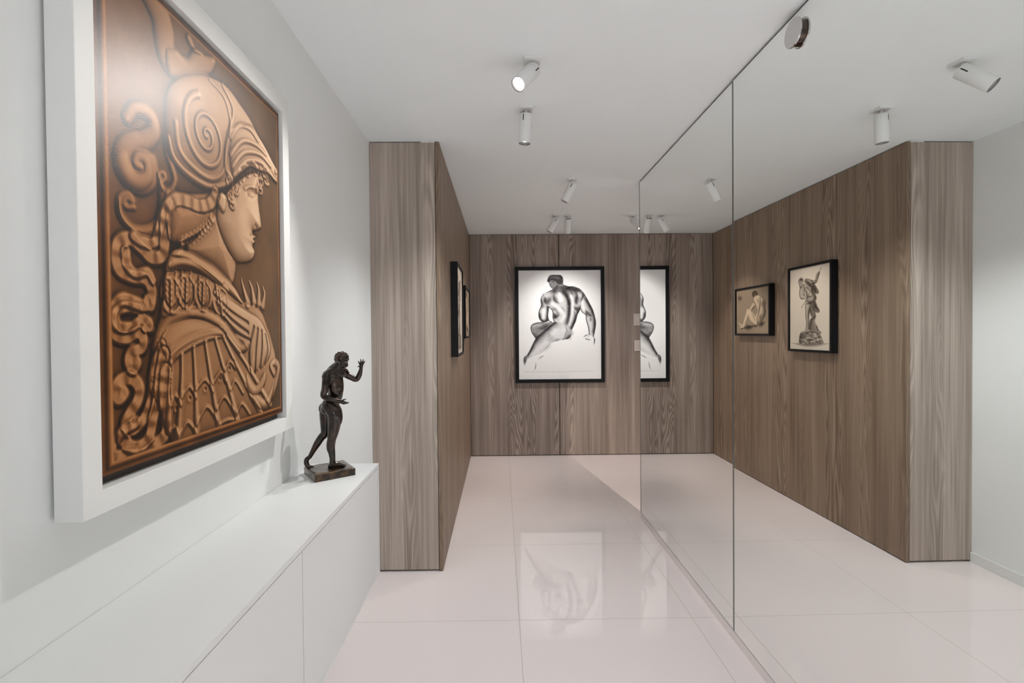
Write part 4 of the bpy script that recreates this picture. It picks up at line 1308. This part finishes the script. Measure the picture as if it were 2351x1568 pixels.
bm_limb(bm, [tuple(fc - upv * 8 * mm - right * 4 * mm + face_dir * 0.5 * mm), tuple(fc - upv * 8 * mm + face_dir * 2 * mm), tuple(fc - upv * 8 * mm + right * 4 * mm + face_dir * 0.5 * mm)], [1.2 * mm, 1.9 * mm, 1.2 * mm], 10)  # mouth
# arms
bm_limb(bm, S['arm_n'], [14 * mm, 13 * mm, 11.5 * mm, 9.5 * mm, 9.5 * mm, 8.2 * mm, 5.8 * mm])
bm_limb(bm, S['arm_f'], [15 * mm, 13 * mm, 11 * mm, 9 * mm, 9 * mm, 5.6 * mm])
for p, r in zip(S['delt'], (15, 14)):
    bm_ball(bm, p, r * mm)
bm_limb(bm, S['hand_n'], [6 * mm, 7.2 * mm])
for f in S['fing_n']:
    bm_limb(bm, f, [3.1 * mm, 2.5 * mm, 1.7 * mm], 10)
bm_limb(bm, S['hand_f'], [6 * mm, 7.4 * mm])
for f in S['fing_f']:
    bm_limb(bm, f, [2.7 * mm, 2.3 * mm, 1.8 * mm], 10)
# torso muscles
bm_ball(bm, S['pec'][0], (17 * mm, 12 * mm, 13 * mm))
bm_ball(bm, S['pec'][1], (18 * mm, 12 * mm, 13 * mm))
bm_ball(bm, S['abs'][0], (14 * mm, 13 * mm, 18 * mm))
bm_ball(bm, S['abs'][1], (15 * mm, 12 * mm, 17 * mm))
ab0, ab1 = Vector(S['abs'][0]), Vector(S['abs'][1])
for f in (-0.35, -0.05, 0.25):                           # stomach muscle pairs
    for sg in (-1, 1):
        bm_ball(bm, ab0.lerp(ab1, f) + Vector((0.004 + sg * 0.0065, -0.0075 + sg * 0.002, 0)), (8 * mm, 6 * mm, 7.5 * mm))
for k in range(4):                                   # ribs on the near side
    bm_ball(bm, ab0 + Vector((-0.014 + 0.002 * k, -0.004, 0.006 - 0.008 * k)), (9 * mm, 7 * mm, 3.6 * mm))
# legs
for p in S['butt']:
    bm_ball(bm, p, (22 * mm, 21 * mm, 23 * mm))
bm_limb(bm, S['leg_n'], [27 * mm, 25.5 * mm, 23 * mm, 19 * mm, 14.5 * mm, 14.5 * mm, 11.8 * mm, 9.6 * mm, 10 * mm], 24)
bm_ball(bm, S['thighmus'][0], (17 * mm, 16 * mm, 34 * mm))
bm_ball(bm, S['calf'][0], (12.5 * mm, 13 * mm, 27 * mm))
bm_ball(bm, S['knee'][0], (10 * mm, 9 * mm, 11 * mm))
bm_limb(bm, S['leg_f'], [25 * mm, 24 * mm, 20 * mm, 14.5 * mm, 13 * mm, 12.2 * mm, 9 * mm, 7 * mm], 24)
bm_limb(bm, S['foot_n'], [8.5 * mm, 10 * mm, 9.5 * mm, 7 * mm, 5 * mm])
ft = Vector(S['foot_n'][4])
fd = (ft - Vector(S['foot_n'][2])).normalized()
sd_ = Vector((-fd.y, fd.x, 0)).normalized()
for k in range(5):
    b = ft + sd_ * (k - 2) * 4.2 * mm - fd * abs(k - 1.5) * 2 * mm
    bm_limb(bm, [tuple(b - fd * 9 * mm + Vector((0, 0, 1.5 * mm))), tuple(b + fd * 3 * mm - Vector((0, 0, 1 * mm)))], [3.4 * mm, 2.7 * mm], 10)
bm_limb(bm, S['foot_f'], [7 * mm, 8 * mm, 8.5 * mm, 7.5 * mm, 5 * mm])
ft = Vector(S['foot_f'][4])
for k in range(5):
    b = ft + Vector((0, (k - 2) * 3.6 * mm, 0))
    bm_limb(bm, [tuple(b - Vector((6 * mm, 0, -1 * mm))), tuple(b + Vector((4 * mm, 0, -2 * mm)))], [3.2 * mm, 2.5 * mm], 10)
fig = fuse('figure', bm, 0.0012, 8, M['bronze'], st)

bm = bmesh.new()
hr = random.Random(3)
for i in range(210):
    v = Vector((hr.gauss(0, 1), hr.gauss(0, 1), hr.gauss(0, 1))).normalized()
    if v.dot(face_dir) > 0.38 or v.z < -0.7:
        continue
    k = hr.uniform(20.5, 22.5)
    bm_ball(bm, hd + Vector((v.x * k, v.y * k, v.z * k)) * mm, hr.uniform(2.4, 4.2) * mm)
for i in range(14):                                  # short curled beard under the jaw
    a = i / 13 * math.pi
    p = ch + right * math.cos(a) * 11 * mm - upv * (2 + 3 * math.sin(a)) * mm - face_dir * (6 - 5 * math.sin(a)) * mm
    bm_ball(bm, p, hr.uniform(3, 4.2) * mm)
fuse('hair', bm, 0.0012, 1, M['bronze'], st)

# plinth: rough-cut slab
pz = CT
poly = [Vector((x, y)) for x, y in S['plinth']]
bm = bmesh.new()
NX, NYY = 40, 40
PLN = fbm(41, 41, 5, 3) * 0.6
top = {}
for i in range(NX + 1):
    for j in range(NYY + 1):
        u, v = i / NX, j / NYY
        p = poly[0] * (1 - u) * (1 - v) + poly[1] * u * (1 - v) + poly[2] * u * v + poly[3] * (1 - u) * v
        e = min(u, 1 - u, v, 1 - v)
        z = 0.0258 - 0.0022 * math.exp(-e * 30) + 0.0035 * (PLN[j, i] if 0 < i < NX and 0 < j < NYY else 0)
        top[i, j] = bm.verts.new((p.x, p.y, pz + z))
for i in range(NX):
    for j in range(NYY):
        bm.faces.new((top[i, j], top[i + 1, j], top[i + 1, j + 1], top[i, j + 1]))
edge = [top[i, 0] for i in range(NX)] + [top[NX, j] for j in range(NYY)] + [top[NX - i, NYY] for i in range(NX)] + [top[0, NYY - j] for j in range(NYY)]
cen = sum(poly, Vector((0, 0))) / 4
prev = edge
for z, s in ((0.020, 1.012), (0.010, 1.006), (0.003, 1.012), (0.0002, 1.0)):
    ring = []
    for k, v in enumerate(edge):
        q = cen + (Vector((v.co.x, v.co.y)) - cen) * (s + 0.006 * math.sin(k * 0.7) * math.sin(k * 0.23))
        ring.append(bm.verts.new((q.x, q.y, pz + z)))
    for k in range(len(edge)):
        bm.faces.new((prev[k], prev[(k + 1) % len(edge)], ring[(k + 1) % len(edge)], ring[k]))
    prev = ring
bm.faces.new(prev)
pl_ = bm_obj('plinth', bm, M['bronze_base'], st)
for p in pl_.data.polygons:
    p.use_smooth = True
